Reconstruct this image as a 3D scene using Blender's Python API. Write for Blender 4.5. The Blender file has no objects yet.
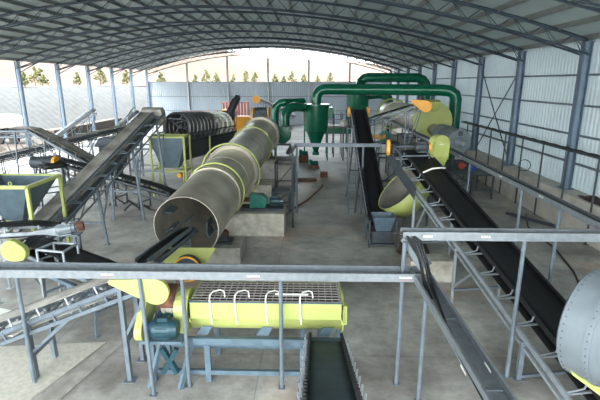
import bpy, math, random
from mathutils import Vector, Matrix
random.seed(7)
col = bpy.context.scene.collection
PI = math.pi
# ------------------------------------------------------------------ materials
def lin(c):
    return tuple((v/255/12.92 if v/255 <= .04045 else ((v/255+.055)/1.055)**2.4) for v in c)
def mat(name, rgb, rough=.55, metal=0.0, vary=.18, scale=6.0, rgb2=None, bump=0.0, amt=.5, transl=0.0):
    m = bpy.data.materials.new(name); m.use_nodes = True
    nt = m.node_tree; N = nt.nodes; L = nt.links
    b = N['Principled BSDF']
    b.inputs['Roughness'].default_value = rough; b.inputs['Metallic'].default_value = metal
    c = lin(rgb); c2 = lin(rgb2) if rgb2 else tuple(x*(1-vary) for x in c)
    tc = N.new('ShaderNodeTexCoord'); nz = N.new('ShaderNodeTexNoise')
    nz.inputs['Scale'].default_value = scale; nz.inputs['Detail'].default_value = 5
    L.new(tc.outputs['Object'], nz.inputs['Vector'])
    rp = N.new('ShaderNodeValToRGB')
    rp.color_ramp.elements[0].position = amt-.15; rp.color_ramp.elements[0].color = (*c2, 1)
    rp.color_ramp.elements[1].position = amt+.15; rp.color_ramp.elements[1].color = (*c, 1)
    L.new(nz.outputs['Fac'], rp.inputs['Fac']); L.new(rp.outputs['Color'], b.inputs['Base Color'])
    if bump:
        bp = N.new('ShaderNodeBump'); bp.inputs['Strength'].default_value = bump; bp.inputs['Distance'].default_value = .03
        L.new(nz.outputs['Fac'], bp.inputs['Height']); L.new(bp.outputs['Normal'], b.inputs['Normal'])
    if transl:
        tr = N.new('ShaderNodeBsdfTranslucent'); tr.inputs['Color'].default_value = (*c, 1)
        mx = N.new('ShaderNodeMixShader'); mx.inputs['Fac'].default_value = transl
        L.new(b.outputs[0], mx.inputs[1]); L.new(tr.outputs[0], mx.inputs[2]); L.new(mx.outputs[0], N['Material Output'].inputs['Surface'])
    return m
M = dict(
 steel=mat('painted grey steel', (108,119,128), .45, .2, .25, 4),
 tray=mat('galvanised tray steel', (136,143,148), .4, .45, .2, 9),
 lightsteel=mat('pale galvanised steel', (168,176,182), .38, .5, .2, 6),
 dark=mat('dark grey steel', (64,72,78), .5, .3, .35, 5),
 column=mat('blue grey column paint', (104,122,140), .5, .15, .15, 3),
 truss=mat('truss paint', (62,76,88), .55, .1, .15, 3),
 endpost=mat('pale post steel', (200,206,208), .5, .1, .1, 3),
 purlin=mat('purlin steel', (128,134,132), .5, .2, .15, 3),
 belt=mat('black rubber belt', (20,21,23), .55, 0, .3, 5),
 beltg=mat('dusty rubber belt', (164,161,151), .6, 0, .35, 1.2, (112,110,104)),
 green=mat('dark green duct paint', (14,104,76), .25, .1, .25, 2),
 teal=mat('teal machine paint', (24,112,96), .4, .1, .3, 6),
 lime=mat('yellow green guard paint', (170,179,104), .42, 0, .08, 3),
 orange=mat('orange yellow guard paint', (238,168,48), .4, 0, .12, 5),
 binblue=mat('slate hopper paint',(84,102,112),.5,.1,.25,3),
 red=mat('red paint', (176,62,48), .5, 0, .25, 4),
 blue=mat('blue motor paint', (32,70,140), .4, 0, .2, 5),
 white=mat('white paint', (235,235,225), .5, 0, .08, 8),
 pale=mat('bare cream steel', (206,202,188), .4, .1, .2, 9),
 frameblue=mat('slate blue machine frame', (88,108,120), .5, .1, .25, 5),
 motor=mat('dark teal motor paint', (38,72,82), .4, .2, .3, 8),
 drum=mat('weathered grey drum steel', (186,180,164), .34, .3, .3, .8, (146,140,126)),
 druminner=mat('inner drum steel', (112,108,100), .6, .2, .3, 3),
 tank=mat('blue grey tank paint', (126,136,142), .4, .2, .12, 3),
 conc=mat('pier concrete', (164,162,154), .85, 0, .3, 3, (136,133,125), .42),
 stainconc=mat('pier concrete with yellowish flaking paint', (190,187,174), .85, 0, .3, 2.5, (150,145,130), .45),
 wallconc=mat('low wall concrete',(200,196,186),.85,0,.2,1.5,(182,176,164),.4),
 rust=mat('rusty steel', (120,78,56), .8, .1, .4, 6, (70,50,42)),
 grid=mat('dusty grid bars', (150,146,140), .6, .2, .2, 9),
 mud=mat('dark soil', (70,56,48), .95, 0, .4, 6),
 cable=mat('black cable', (32,31,32), .6, 0, .2, 9),
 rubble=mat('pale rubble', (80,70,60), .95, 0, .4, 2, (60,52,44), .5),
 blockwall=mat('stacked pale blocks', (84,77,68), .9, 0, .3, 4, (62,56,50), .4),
 leaf=mat('dusty green foliage', (84,88,48), .8, 0, .35, 2),
 trunk=mat('tree bark', (110,92,72), .9, 0, .3, 5),
 glass=mat('dark cab glass', (40,50,58), .1, 0, .1, 3),
 tyre=mat('tyre rubber', (34,33,34), .8, 0, .2, 6),
 pinkred=mat('faded red panel', (196,120,116), .7, 0, .2, 5),
)
# ------------------------------------------------------------------ mesh builder
def V(*a): return Vector(a)
class MB:
    def __init__(s): s.v = []; s.f = []; s.sm = []
    def add(s, vs, fs, smooth=False):
        o = len(s.v); s.v += [tuple(x) for x in vs]; s.f += [tuple(i+o for i in f) for f in fs]; s.sm += [smooth]*len(fs); return s
    def box(s, x0, x1, y0, y1, z0, z1):
        vs = [(x,y,z) for z in (z0,z1) for y in (y0,y1) for x in (x0,x1)]
        return s.add(vs, [(0,2,3,1),(4,5,7,6),(0,1,5,4),(2,6,7,3),(0,4,6,2),(1,3,7,5)])
    def bar(s, a, b, w, h=None, up=(0,0,1)):       # rectangular bar; w across, h along 'up'
        h = h or w; a = Vector(a); b = Vector(b); d = (b-a).normalized(); up = Vector(up)
        if abs(d.dot(up)) > .98: up = V(0,1,0)
        r = d.cross(up).normalized(); u = r.cross(d).normalized()
        vs = [p + r*i*w/2 + u*j*h/2 for p in (a,b) for i,j in ((-1,-1),(1,-1),(1,1),(-1,1))]
        return s.add(vs, [(0,3,2,1),(4,5,6,7),(0,1,5,4),(1,2,6,5),(2,3,7,6),(3,0,4,7)])
    def angle(s, a, b, w, t=.012, up=(0,0,1)):      # channel profile: web + two flanges
        a = Vector(a); b = Vector(b); d = (b-a).normalized(); up = Vector(up); r = d.cross(up).normalized(); u = r.cross(d).normalized()
        s.bar(a, b, t, w, up); o = r*w*.25
        s.bar(a+u*w/2+o, b+u*w/2+o, w*.5, t, up); s.bar(a-u*w/2+o, b-u*w/2+o, w*.5, t, up); return s
    def tube(s, pts, r, n=10, cap=True, radii=None):
        pts = [Vector(p) for p in pts]; k = len(pts); vs = []; prev = None
        for i, p in enumerate(pts):
            if i == 0: d = pts[1]-p
            elif i == k-1: d = p-pts[i-1]
            else: d = (pts[i+1]-p).normalized() + (p-pts[i-1]).normalized()
            d.normalize()
            if prev is None:
                u = V(0,0,1) if abs(d.z) < .9 else V(1,0,0)
            else: u = prev
            rr = d.cross(u).normalized(); u = rr.cross(d).normalized(); prev = u
            R = radii[i] if radii else r
            vs += [p + rr*math.cos(2*PI*j/n)*R + u*math.sin(2*PI*j/n)*R for j in range(n)]
        fs = [(i*n+j, i*n+(j+1)%n, (i+1)*n+(j+1)%n, (i+1)*n+j) for i in range(k-1) for j in range(n)]
        s.add(vs, fs, n > 6)
        if cap:
            o = len(s.v)-k*n
            s.f += [tuple(o+j for j in range(n))[::-1], tuple(o+(k-1)*n+j for j in range(n))]; s.sm += [False, False]
        return s
    def cyl(s, a, b, r, n=24, r2=None): return s.tube([a,b], r, n, True, [r, r if r2 is None else r2])
    def rev(s, a, axis, prof, n=32, a0=0, a1=2*PI, up=None):   # profile (t, r) turned around axis from a
        a = Vector(a); d = Vector(axis).normalized(); u = Vector(up) if up else (V(0,0,1) if abs(d.z) < .9 else V(1,0,0))
        r_ = d.cross(u).normalized(); u = r_.cross(d).normalized(); full = abs(a1-a0-2*PI) < 1e-6
        m = n if full else n+1; vs = []
        for t, R in prof:
            for j in range(m):
                g = a0+(a1-a0)*j/n; vs.append(a+d*t+r_*math.cos(g)*R+u*math.sin(g)*R)
        fs = [(i*m+j, i*m+(j+1)%m, (i+1)*m+(j+1)%m, (i+1)*m+j) for i in range(len(prof)-1) for j in range(n)]
        return s.add(vs, fs, True)
    def ring(s, c, axis, R, r, n=40, k=8):
        return s.rev(c, axis, [(math.sin(2*PI*i/k)*r, R+math.cos(2*PI*i/k)*r) for i in range(k+1)], n)
    def prism(s, pts, off):      # outline extruded by offset
        o = Vector(off); n = len(pts); p = [Vector(q) for q in pts]
        return s.add(p+[q+o for q in p], [tuple(range(n))[::-1], tuple(range(n,2*n))]+[(i,(i+1)%n,(i+1)%n+n,i+n) for i in range(n)])
    def build(s, name, m, parent=None, solid=0, bevel=0):
        me = bpy.data.meshes.new(name); off = Vector((0,0,0)); q = parent
        while q: off += q.location; q = q.parent
        base = off
        if parent is None and s.v:
            xs = [v[0] for v in s.v]; ys = [v[1] for v in s.v]; zs = [v[2] for v in s.v]
            base = V((min(xs)+max(xs))/2, (min(ys)+max(ys))/2, min(zs))
        me.from_pydata([tuple(Vector(v)-base) for v in s.v], [], s.f); me.update()
        for p, k in zip(me.polygons, s.sm): p.use_smooth = k
        if any(s.sm): me.set_sharp_from_angle(angle=math.radians(32))
        me.materials.append(m if not isinstance(m, str) else M[m])
        o = bpy.data.objects.new(name, me); col.objects.link(o)
        if parent: o.parent = parent
        else: o.location = base
        if solid:
            md = o.modifiers.new('solid', 'SOLIDIFY'); md.thickness = solid; md.offset = 0
        if bevel:
            md = o.modifiers.new('bevel', 'BEVEL'); md.width = bevel; md.segments = 2; md.limit_method = 'ANGLE'
        return o
def tag(o, label=None, cat=None, group=None, kind=None):
    for k, v in (('label',label),('category',cat),('group',group),('kind',kind)):
        if v: o[k] = v
    return o
def empty(name, loc, label, cat, group=None):
    o = bpy.data.objects.new(name, None); o.location = loc; o.empty_display_size = .2; col.objects.link(o); return tag(o, label, cat, group)
def copy_tree(o, parent=None, loc=None):
    c = o.copy(); col.objects.link(c); c.parent = parent
    if loc is not None: c.location = loc
    for ch in list(o.children): copy_tree(ch, c)
    return c
_u = 'first second third fourth fifth sixth seventh eighth ninth tenth eleventh twelfth thirteenth fourteenth fifteenth sixteenth seventeenth eighteenth nineteenth twentieth'.split()
ORD = _u + ['twenty-'+q for q in _u[:9]]
def struct(o): o['kind'] = 'structure'; return o
def arc(c, a, b, R, g0, g1, n=8):   # points on an arc in the plane of unit vectors a, b
    c = Vector(c); a = Vector(a); b = Vector(b)
    return [c+a*R*math.cos(g0+(g1-g0)*i/n)+b*R*math.sin(g0+(g1-g0)*i/n) for i in range(n+1)]

# ------------------------------------------------------------------ the hall
XL, XR, P0, BAY = -24.6, 11.6, 20.4, 6.1
XC, HALF = (XL+XR)/2, (XR-XL)/2
YB = P0+8*BAY
def zup(x): return 8.0+2.9*(1-((x-XC)/HALF)**2)
def wall_mat(name, rgb, rgb2, transl):
    m = mat(name, rgb, .45, .0, .1, .35, rgb2, 0, .5, transl); return m
WM = wall_mat('corrugated wall sheet', (186,194,196), (164,174,178), .36)
BM = wall_mat('corrugated end wall sheet', (178,188,196), (166,178,188), .18)
RM = wall_mat('roof sheet', (138,148,146), (120,129,127), .22)
# floor: concrete with joints, damp sheen and brown stains
fm = mat('poured concrete floor', (200,199,192), .5, 0, .2, .45, (148,145,139), .46)
nt = fm.node_tree; N = nt.nodes; L = nt.links; b = N['Principled BSDF']; rp = [n for n in N if n.type == 'VALTORGB'][0]
tc = [n for n in N if n.type == 'TEX_COORD'][0]
fine = N.new('ShaderNodeTexNoise'); fine.inputs['Scale'].default_value = 1.6; fine.inputs['Detail'].default_value = 8; fine.inputs['Roughness'].default_value = .7
L.new(tc.outputs['Object'], fine.inputs['Vector'])
r2 = N.new('ShaderNodeValToRGB'); r2.color_ramp.elements[0].position = .35; r2.color_ramp.elements[0].color = (.42,.40,.37,1)
r2.color_ramp.elements[1].position = .65; r2.color_ramp.elements[1].color = (1,1,1,1); L.new(fine.outputs['Fac'], r2.inputs['Fac'])
m1 = N.new('ShaderNodeMixRGB'); m1.blend_type = 'MULTIPLY'; m1.inputs['Fac'].default_value = .8
L.new(rp.outputs['Color'], m1.inputs[1]); L.new(r2.outputs['Color'], m1.inputs[2])
st = N.new('ShaderNodeTexNoise'); st.inputs['Scale'].default_value = .22; st.inputs['Detail'].default_value = 4; L.new(tc.outputs['Object'], st.inputs['Vector'])
r3 = N.new('ShaderNodeValToRGB'); r3.color_ramp.elements[0].position = .58; r3.color_ramp.elements[0].color = (0,0,0,1); r3.color_ramp.elements[1].position = .7; r3.color_ramp.elements[1].color = (.5,.5,.5,1)
L.new(st.outputs['Fac'], r3.inputs['Fac'])
m2 = N.new('ShaderNodeMixRGB'); m2.inputs[2].default_value = (*lin((176,128,92)),1); L.new(r3.outputs['Color'], m2.inputs['Fac']); L.new(m1.outputs['Color'], m2.inputs[1])
bk = N.new('ShaderNodeTexBrick'); bk.offset = 0; bk.inputs['Scale'].default_value = 1; bk.inputs['Brick Width'].default_value = 5.2; bk.inputs['Row Height'].default_value = 5.2
bk.inputs['Mortar Size'].default_value = .012; bk.inputs['Color1'].default_value = (1,1,1,1); bk.inputs['Color2'].default_value = (.95,.95,.95,1); bk.inputs['Mortar'].default_value = (.5,.5,.5,1)
L.new(tc.outputs['Object'], bk.inputs['Vector'])
m3 = N.new('ShaderNodeMixRGB'); m3.blend_type = 'MULTIPLY'; m3.inputs['Fac'].default_value = .7; L.new(m2.outputs['Color'], m3.inputs[1]); L.new(bk.outputs['Color'], m3.inputs[2])
L.new(m3.outputs['Color'], b.inputs['Base Color'])
rr = N.new('ShaderNodeMapRange'); rr.inputs['To Min'].default_value = .25; rr.inputs['To Max'].default_value = .75; L.new(fine.outputs['Fac'], rr.inputs['Value']); L.new(rr.outputs[0], b.inputs['Roughness'])
fl = struct(MB().box(XL-.4, 12.3, -9, YB+.4, -.3, 0).build('floor', fm))
# roof
def sheet_roof():
    vs = []; nx = 60; y0, y1 = -6.5, YB+.6
    for y in (y0, y1):
        for i in range(nx+1):
            x = XL-.6+(XR+.5-XL+.6)*i/nx; vs.append((x, y, zup(x)+.24))
    return MB().add(vs, [(i, i+1, nx+2+i, nx+1+i) for i in range(nx)], True)
struct(sheet_roof().build('ceiling', RM, solid=.05))
def corrug(a, b, z0, z1, pitch=.3, dep=.045):
    a = Vector(a); b = Vector(b); Ln = (b-a).length; d = (b-a)/Ln; nrm = V(-d.y, d.x, 0); vs = []; k = int(Ln/pitch)
    for i in range(k):
        for q, e in ((0,0),(.35,0),(.5,1),(.85,1)):
            p = a+d*(Ln*(i+q)/k)+nrm*dep*e; vs.append(p)
    vs.append(b); n = len(vs)
    return MB().add([(p.x,p.y,z0) for p in vs]+[(p.x,p.y,z1) for p in vs], [(i,i+1,n+i+1,n+i) for i in range(n-1)])
struct(corrug((12.0,-8.5,0),(12.0,YB+.3,0),1.55,8.2).build('wall_right', WM, solid=.01))
struct(corrug((11.9,YB+.35,0),(XL-.1,YB+.35,0),0,6.35).build('wall_back', BM, solid=.01))
struct(MB().box(11.1,12.3,-8.5,YB,0,1.6).build('baseboard_right', M['wallconc']))
k = 0
for z in (2.75,4.0,5.3,6.6):
    k += 1; struct(MB().bar((11.86,-8.5,z),(11.86,YB,z),.07,.09).build('trim_%d'%k, M['steel']))
for z in (2.1,4.2,6.3):
    k += 1; struct(MB().bar((XL,YB+.22,z),(XR,YB+.22,z),.08,.09).build('trim_%d'%k, M['purlin']))
# columns
ncol = 0
def column(x, y, z0, z1, r, label, group=None, m='column'):
    t = empty('steel_column', (x,y,z0), label, 'column', group)
    mb = MB(); mb.box(x-r*.95,x+r*.95,y-.012,y+.012,z0,z1)
    mb.box(x-r,x-r+.03,y-r*.9,y+r*.9,z0,z1); mb.box(x+r-.03,x+r,y-r*.9,y+r*.9,z0,z1)
    mb.box(x-r,x+r,y-r*.9,y+r*.9,z0,z1-.02) if r < .13 else mb.cyl((x,y,z0),(x,y,z1),r*.92,14)
    mb.build('shaft', m, t)
    MB().box(x-r*1.7,x+r*1.7,y-r*1.7,y+r*1.7,z0,z0+.03).build('base_plate', m, t)
    MB().box(x-r*1.3,x+r*1.3,y-r*1.3,y+r*1.3,z1-.03,z1).build('cap_plate', m, t)
    return t
ordn = ['nearest','second nearest','third nearest','fourth nearest','fifth nearest','sixth nearest','seventh nearest','eighth nearest','farthest']
for k in range(9):
    y = P0+k*BAY; column(11.6, y, 1.6, 7.95, .17, 'blue-grey steel column against the corrugated side wall, %s of the wall columns'%ordn[k], 'columns along the right wall')
for k in range(6):
    y = P0+(k+3)*BAY; column(XL, y, 0, 7.95, .16, 'blue-grey steel column on the open left side of the hall, %s of that row'%(ordn+['x'])[k if k < 5 else 8], 'columns along the open left side')
for k in range(1,6):
    x = XL+k*6.03; column(x, YB+.1, 0, zup(x)-.66, .12, 'pale steel post against the grey end wall, %s from the left corner'%['','first','second','third','fourth','fifth'][k], 'posts of the end wall', 'endpost')
# trusses
def make_truss(y):
    t = empty('roof_truss', (XC,y,8), '', 'roof truss', 'arched roof trusses')
    n = 56; X = [XL+(XR-XL)*i/n for i in range(n+1)]
    MB().tube([(x,y,zup(x)) for x in X], .08, 6).build('upper_chord', 'truss', t)
    for e in (-.24,.24):
        MB().tube([(x,y+e,zup(x)-.6) for x in X], .042, 6).build('lower_chord', 'truss', t)
        w = MB(); q = []
        for i in range(n+1): q.append((X[i], y if i % 2 else y+e, zup(X[i])-(0 if i % 2 else .6)))
        w.tube(q, .022, 5); w.build('web', 'truss', t)
    w = MB(); w.tube([(X[i], y+(.24 if i % 4 else -.24), zup(X[i])-.6) for i in range(0,n+1,2)], .022, 5); w.build('web', 'truss', t)
    bl = MB().bar((XL,y,7.0),(XL+1.8,y,zup(XL+1.8)-.66),.07); bl.build('knee_brace', 'truss', t)
    return t
tr = make_truss(P0-BAY)
for k in range(-4, 9):
    if k == -1: o = tr
    else: o = copy_tree(tr, None, (XC, P0+k*BAY, 8))
    o['label'] = {8:'arched lattice roof truss above the far end wall'}.get(k, 'arched lattice roof truss meeting the %s right wall column in view'%ordn[max(k,0)] if k >= 0 else 'arched lattice roof truss overhead, %s'%{-1:'nearest one crossing the top of the view',-2:'just above the viewpoint',-3:'behind the viewpoint',-4:'at the near hall end'}[k])
for i in range(29):
    x = XL+(XR-XL)*i/28
    o = tag(MB().bar((x,-4.4,zup(x)+.14),(x,YB+.5,zup(x)+.14),.1,.24).build('roof_purlin', 'purlin'), '', 'purlin', 'roof purlins')
    o['label'] = 'long roof purlin, %s counting from the open left eave'%ORD[i]
# crossed rod bracing on the right wall
tag(MB().tube([(11.7,P0+BAY+.35,6.9),(11.7,P0+2*BAY-.35,1.9)],.035,6).tube([(11.62,P0+BAY+.35,1.9),(11.62,P0+2*BAY-.35,6.9)],.035,6).build('cross_brace','dark'),
    'crossed dark bracing rods between two columns on the corrugated side wall','brace')

# ------------------------------------------------------------------ outside
base_p = V(-40,59.4,0); bd = V(13.3,14.4,0).normalized(); bn = V(-bd.y, bd.x, 0)
def slope_pt(u, s, z): p = base_p+bd*u+bn*s; return (p.x,p.y,z)
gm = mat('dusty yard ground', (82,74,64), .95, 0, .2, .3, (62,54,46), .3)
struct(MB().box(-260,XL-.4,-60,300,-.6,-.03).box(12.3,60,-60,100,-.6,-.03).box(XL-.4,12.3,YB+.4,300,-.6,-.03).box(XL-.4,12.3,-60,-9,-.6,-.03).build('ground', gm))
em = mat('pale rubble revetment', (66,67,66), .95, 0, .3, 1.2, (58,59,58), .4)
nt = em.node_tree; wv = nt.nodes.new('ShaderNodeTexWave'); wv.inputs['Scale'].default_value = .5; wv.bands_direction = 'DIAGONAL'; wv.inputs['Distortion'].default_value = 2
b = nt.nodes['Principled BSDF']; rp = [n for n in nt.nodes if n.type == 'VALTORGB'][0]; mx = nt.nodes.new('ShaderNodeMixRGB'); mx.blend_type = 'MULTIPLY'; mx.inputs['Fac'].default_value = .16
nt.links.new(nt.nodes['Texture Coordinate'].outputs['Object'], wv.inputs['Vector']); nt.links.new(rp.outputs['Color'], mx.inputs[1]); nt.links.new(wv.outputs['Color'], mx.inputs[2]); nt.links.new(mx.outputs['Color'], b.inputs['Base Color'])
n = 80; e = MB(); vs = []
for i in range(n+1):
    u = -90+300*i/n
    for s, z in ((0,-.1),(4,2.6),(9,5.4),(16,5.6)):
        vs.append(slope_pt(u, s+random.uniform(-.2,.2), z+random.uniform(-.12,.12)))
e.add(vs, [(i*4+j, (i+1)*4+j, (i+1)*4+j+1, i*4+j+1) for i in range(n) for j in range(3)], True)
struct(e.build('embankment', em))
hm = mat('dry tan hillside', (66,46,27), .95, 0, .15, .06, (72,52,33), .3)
from mathutils import noise
def hz(u, s):
    t = max(0, (s-40)/160); t = min(t,1.15)
    w = 13+9*max(0,math.sin((u+10)/75))+ (7 if u < -40 else 0)*min(1,(-40-u)/60)
    dip = -9*math.exp(-((u-62)/22)**2)
    return 5.6+t**1.2*(w+dip+4)+noise.noise(V(u*.03,s*.03,0))*1.5*min(1,t*3)
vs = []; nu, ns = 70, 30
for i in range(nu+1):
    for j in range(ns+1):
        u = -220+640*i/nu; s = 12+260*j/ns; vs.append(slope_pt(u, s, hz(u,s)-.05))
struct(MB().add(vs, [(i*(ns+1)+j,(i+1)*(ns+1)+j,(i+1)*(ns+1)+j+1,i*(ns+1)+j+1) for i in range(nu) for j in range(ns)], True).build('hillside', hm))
def tree(x, y, z, h, idx, label, grp):
    t = empty('tree', (x,y,z), label, 'tree', grp); R = random.Random(idx)
    MB().tube([(x,y,z-.3),(x+.05,y,z+h*.5),(x,y,z+h*.9)],.1,6,True,[.12,.08,.03]).build('trunk','trunk',t)
    c = MB()
    for q in range(16):
        f = q/16; rr = h*(.28*(1-f)+.05); a = R.uniform(0,2*PI); cc = V(x+math.cos(a)*rr*.7, y+math.sin(a)*rr*.7, z+h*(.22+.72*f))
        s = rr*.55; pts = [cc+V(R.uniform(-1,1),R.uniform(-1,1),R.uniform(-.8,1))*s for _ in range(4)]+[cc+V(0,0,s*1.2), cc-V(0,0,s*.8)]
        for _ in range(26):
            d = V(R.gauss(0,1),R.gauss(0,1),R.gauss(0,1)).normalized(); p = cc+d*s*R.uniform(.5,1.1)
            e1 = V(R.uniform(-1,1),R.uniform(-1,1),R.uniform(-1,1)).normalized()*.16; e2 = d.cross(e1).normalized()*.16
            c.add([p-e1,p+e2,p+e1,p-e2],[(0,1,2,3)])
    c.build('crown','leaf',t)
tl = [(20,70),(31,74),(38,72),(75,72),(98,76),(125,76),(160,78),(195,76),(206,78),(216,74),(233,75),(246,77),(255,74),(275,76),(284,74),(292,77),(304,76),(318,74),(330,77)]
CAMH = 6.3
for i, (px, py) in enumerate(tl):
    a = (px-312)/467.0; s_ = 22+ (i*7 % 13)
    # walk outwards until past the embankment crest
    y = 60
    while (V(a*y,y,0)-base_p).dot(bn) < s_ and y < 200: y += 1
    u = (V(a*y,y,0)-base_p).dot(bd)
    tree(a*y, y, hz(u, s_)-.1, 2.7+(i*5%7)*.25, i, '', '')
    o = [q for q in col.objects if q.name.startswith('tree') and q.parent is None][-1]
TS = sorted([q for q in col.objects if q.name.split('.')[0] == 'tree' and q.parent is None], key=lambda q: q.location.x/q.location.y)
for i, q in enumerate(TS):
    side = q.location.x/q.location.y < -.36
    q['group'] = 'young trees beyond the open left side' if side else 'young trees above the grey end wall'
    q['label'] = ('small sparse tree on the embankment beyond the open left side, %s tree from the left'%ORD[i]) if side else ('small sparse tree seen above the grey end wall, %s along the whole tree line'%ORD[i])
def rubble(x, y, rx, ry, h, label, seed, m='rubble'):
    vs = []; n1, n2 = 22, 10
    for i in range(n1):
        for j in range(n2+1):
            f = 1-j/n2; g = 2*PI*i/n1; q = V(x+math.cos(g)*rx*f, y+math.sin(g)*ry*f, 0)
            vs.append((q.x,q.y,-.05+h*(1-f**1.6)*(1+.6*noise.noise(V(q.x*1.3,q.y*1.3,seed)))))
    o = MB().add(vs, [(i*(n2+1)+j,((i+1)%n1)*(n2+1)+j,((i+1)%n1)*(n2+1)+j+1,i*(n2+1)+j+1) for i in range(n1) for j in range(n2)]).build('rubble_pile', m)
    return tag(o, label, 'rubble', None, 'stuff')
rubble(-32,41.5,3.0,2.6,1.6,'heap of pale broken stone outside the open left side',1)
rubble(-27.5,33,2.6,4,1.0,'low heap of pale stone outside at the left edge of the photo',5)
# long low stacked-block wall outside the left columns
bw = MB().box(-27.6,-26.4,46,63,0,1.5)
tag(bw.build('block_wall','blockwall', None, 0, .05),'long low wall of pale stacked blocks outside the left columns','wall')
# ------------------------------------------------------------------ conveyors
def conveyor(name, label, cat, A, B, w=.8, belt='beltg', frame='steel', legs=(), depth=.22, pitch=1.0, off=0.0, fw=None, lace=True, skirt=0, skirtm=None,
             splay=.08, group=None, trough=.09, legw=.08, rollers=True, pan=False, idlerm=None, braces=True):
    A = Vector(A); B = Vector(B); D = B-A; Ln = D.length; d = D/Ln
    s = V(d.x,d.y,0).cross(V(0,0,1)).normalized(); n = s.cross(d).normalized(); fw = fw or w+.16
    t = empty(name, (A.x, A.y, 0), label, cat, group)
    P = lambda a, b, c: A+d*a+s*b+n*c
    pr = .13
    # belt loop
    vs = []; m = max(4, int(Ln/1.0)); rows = [(Ln*i/m, pr, 1) for i in range(m+1)]
    rows += [(Ln+math.sin(PI*j/6)*pr, math.cos(PI*j/6)*pr, 0) for j in range(1,6)]
    rows += [(Ln*(1-i/m), -pr, 0) for i in range(m+1)]
    rows += [(-math.sin(PI*j/6)*pr, -math.cos(PI*j/6)*pr, 0) for j in range(1,6)]
    cs = [-.5,-.28,0,.28,.5]
    for a, c, tp in rows:
        edge = trough if tp and .2 < a < Ln-.2 else 0
        for q in cs: vs.append(P(a, off+q*w, c+edge*(abs(q)/.5)**1.5*1.0))
    k = len(rows); fs = [(i*5+j, ((i+1)%k)*5+j, ((i+1)%k)*5+j+1, i*5+j+1) for i in range(k) for j in range(4)]
    MB().add(vs, fs, True).build('belt', belt, t, solid=.014)
    for nm, a in (('tail_pulley',0),('head_pulley',Ln)):
        MB().cyl(P(a,off-w*.52,0),P(a,off+w*.52,0),pr-.012,16).cyl(P(a,off-w*.52-.12,0),P(a,off+w*.52+.12,0),.035,8).build(nm,'dark',t)
    # stringers
    for sg in (-1,1):
        mb = MB(); mb.angle(P(-.1,sg*fw/2,0),P(Ln+.1,sg*fw/2,0),.1,.012,n)
        if lace:
            mb.bar(P(0,sg*fw/2,-depth-.05),P(Ln,sg*fw/2,-depth-.05),.05)
            q = 0; st = max(.5, pitch*.7); up = True
            while q+st <= Ln:
                mb.bar(P(q,sg*fw/2,0 if up else -depth-.05),P(q+st,sg*fw/2,-depth-.05 if up else 0),.03); q += st; up = not up
        mb.build('stringer', frame, t)
    if skirt:
        for sg in (-1,1):
            MB().bar(P(.3,off+sg*(w/2+.02),pr+skirt/2),P(Ln-.3,off+sg*(w/2+.02),pr+skirt/2),.015,skirt,n).build('skirt_board', skirtm or frame, t)
    if pan: MB().bar(P(0,0,-depth-.03),P(Ln,0,-depth-.03),fw,.01,n).build('bottom_pan', frame, t)
    if rollers:
        k = int(Ln/pitch)
        for i in range(k):
            a = (i+.5)*Ln/k
            ib = MB().bar(P(a,-fw/2,-.04),P(a,fw/2,-.04),.045)
            ib.cyl(P(a,off-w*.27,pr-.055),P(a,off+w*.27,pr-.055),.035,8)
            for sg in (-1,1): ib.tube([P(a,sg*fw/2*.98,.0),P(a,off+sg*(w/2+.06),pr*.5),P(a,off+sg*(w/2+.05),pr+trough)],.02,6)
            ib.build('idler', idlerm or frame, t)
    for a in legs:
        hs = []
        for sg in (-1,1):
            top = P(a*Ln, sg*fw/2, -.05 if not lace else -depth-.03); top2 = P(a*Ln, sg*fw/2, .0)
            foot = V(top.x+s.x*sg*splay*top.z, top.y+s.y*sg*splay*top.z, 0)
            lg = MB().bar(top2, foot, legw, legw*.7, d); lg.box(foot.x-legw,foot.x+legw,foot.y-legw,foot.y+legw,0,.015)
            lg.build('leg', frame, t); hs.append((top,foot))
        if braces and hs[0][0].z > .7:
            f = .45; p, q = hs[0][1].lerp(hs[0][0],f), hs[1][1].lerp(hs[1][0],f)
            MB().bar(p,q,legw*.7).build('cross_bar', frame, t)
            # diagonal stay from leg back up to the frame
            a2 = min(1,max(0,a+(.0+.9/Ln)))
            for sg in (-1,1):
                p = hs[0 if sg < 0 else 1]; MB().bar(p[1].lerp(p[0],.5), P(a2*Ln,sg*fw/2,-depth),legw*.5).build('stay', frame, t)
    t['_'] = 0; del t['_']
    return t, P, Ln, d, s, n
def hood(a, b, ra, rb, off, n=12):
    """teardrop guard outline around two pulley centres, given as world points plus two axes in plane"""
    a = Vector(a); b = Vector(b); d = (b-a).normalized(); w = Vector(off).normalized(); u = w.cross(d).normalized()
    L_ = (b-a).length; al = math.acos(max(-1,min(1,(ra-rb)/L_)))
    pts = [a+(d*math.cos(g)+u*math.sin(g))*ra for g in [al+(2*PI-2*al)*i/n for i in range(n+1)]]
    pts += [b+(d*math.cos(g)+u*math.sin(g))*rb for g in [-al+2*al*i/n for i in range(n+1)]]
    return MB().prism(pts, off)
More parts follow.
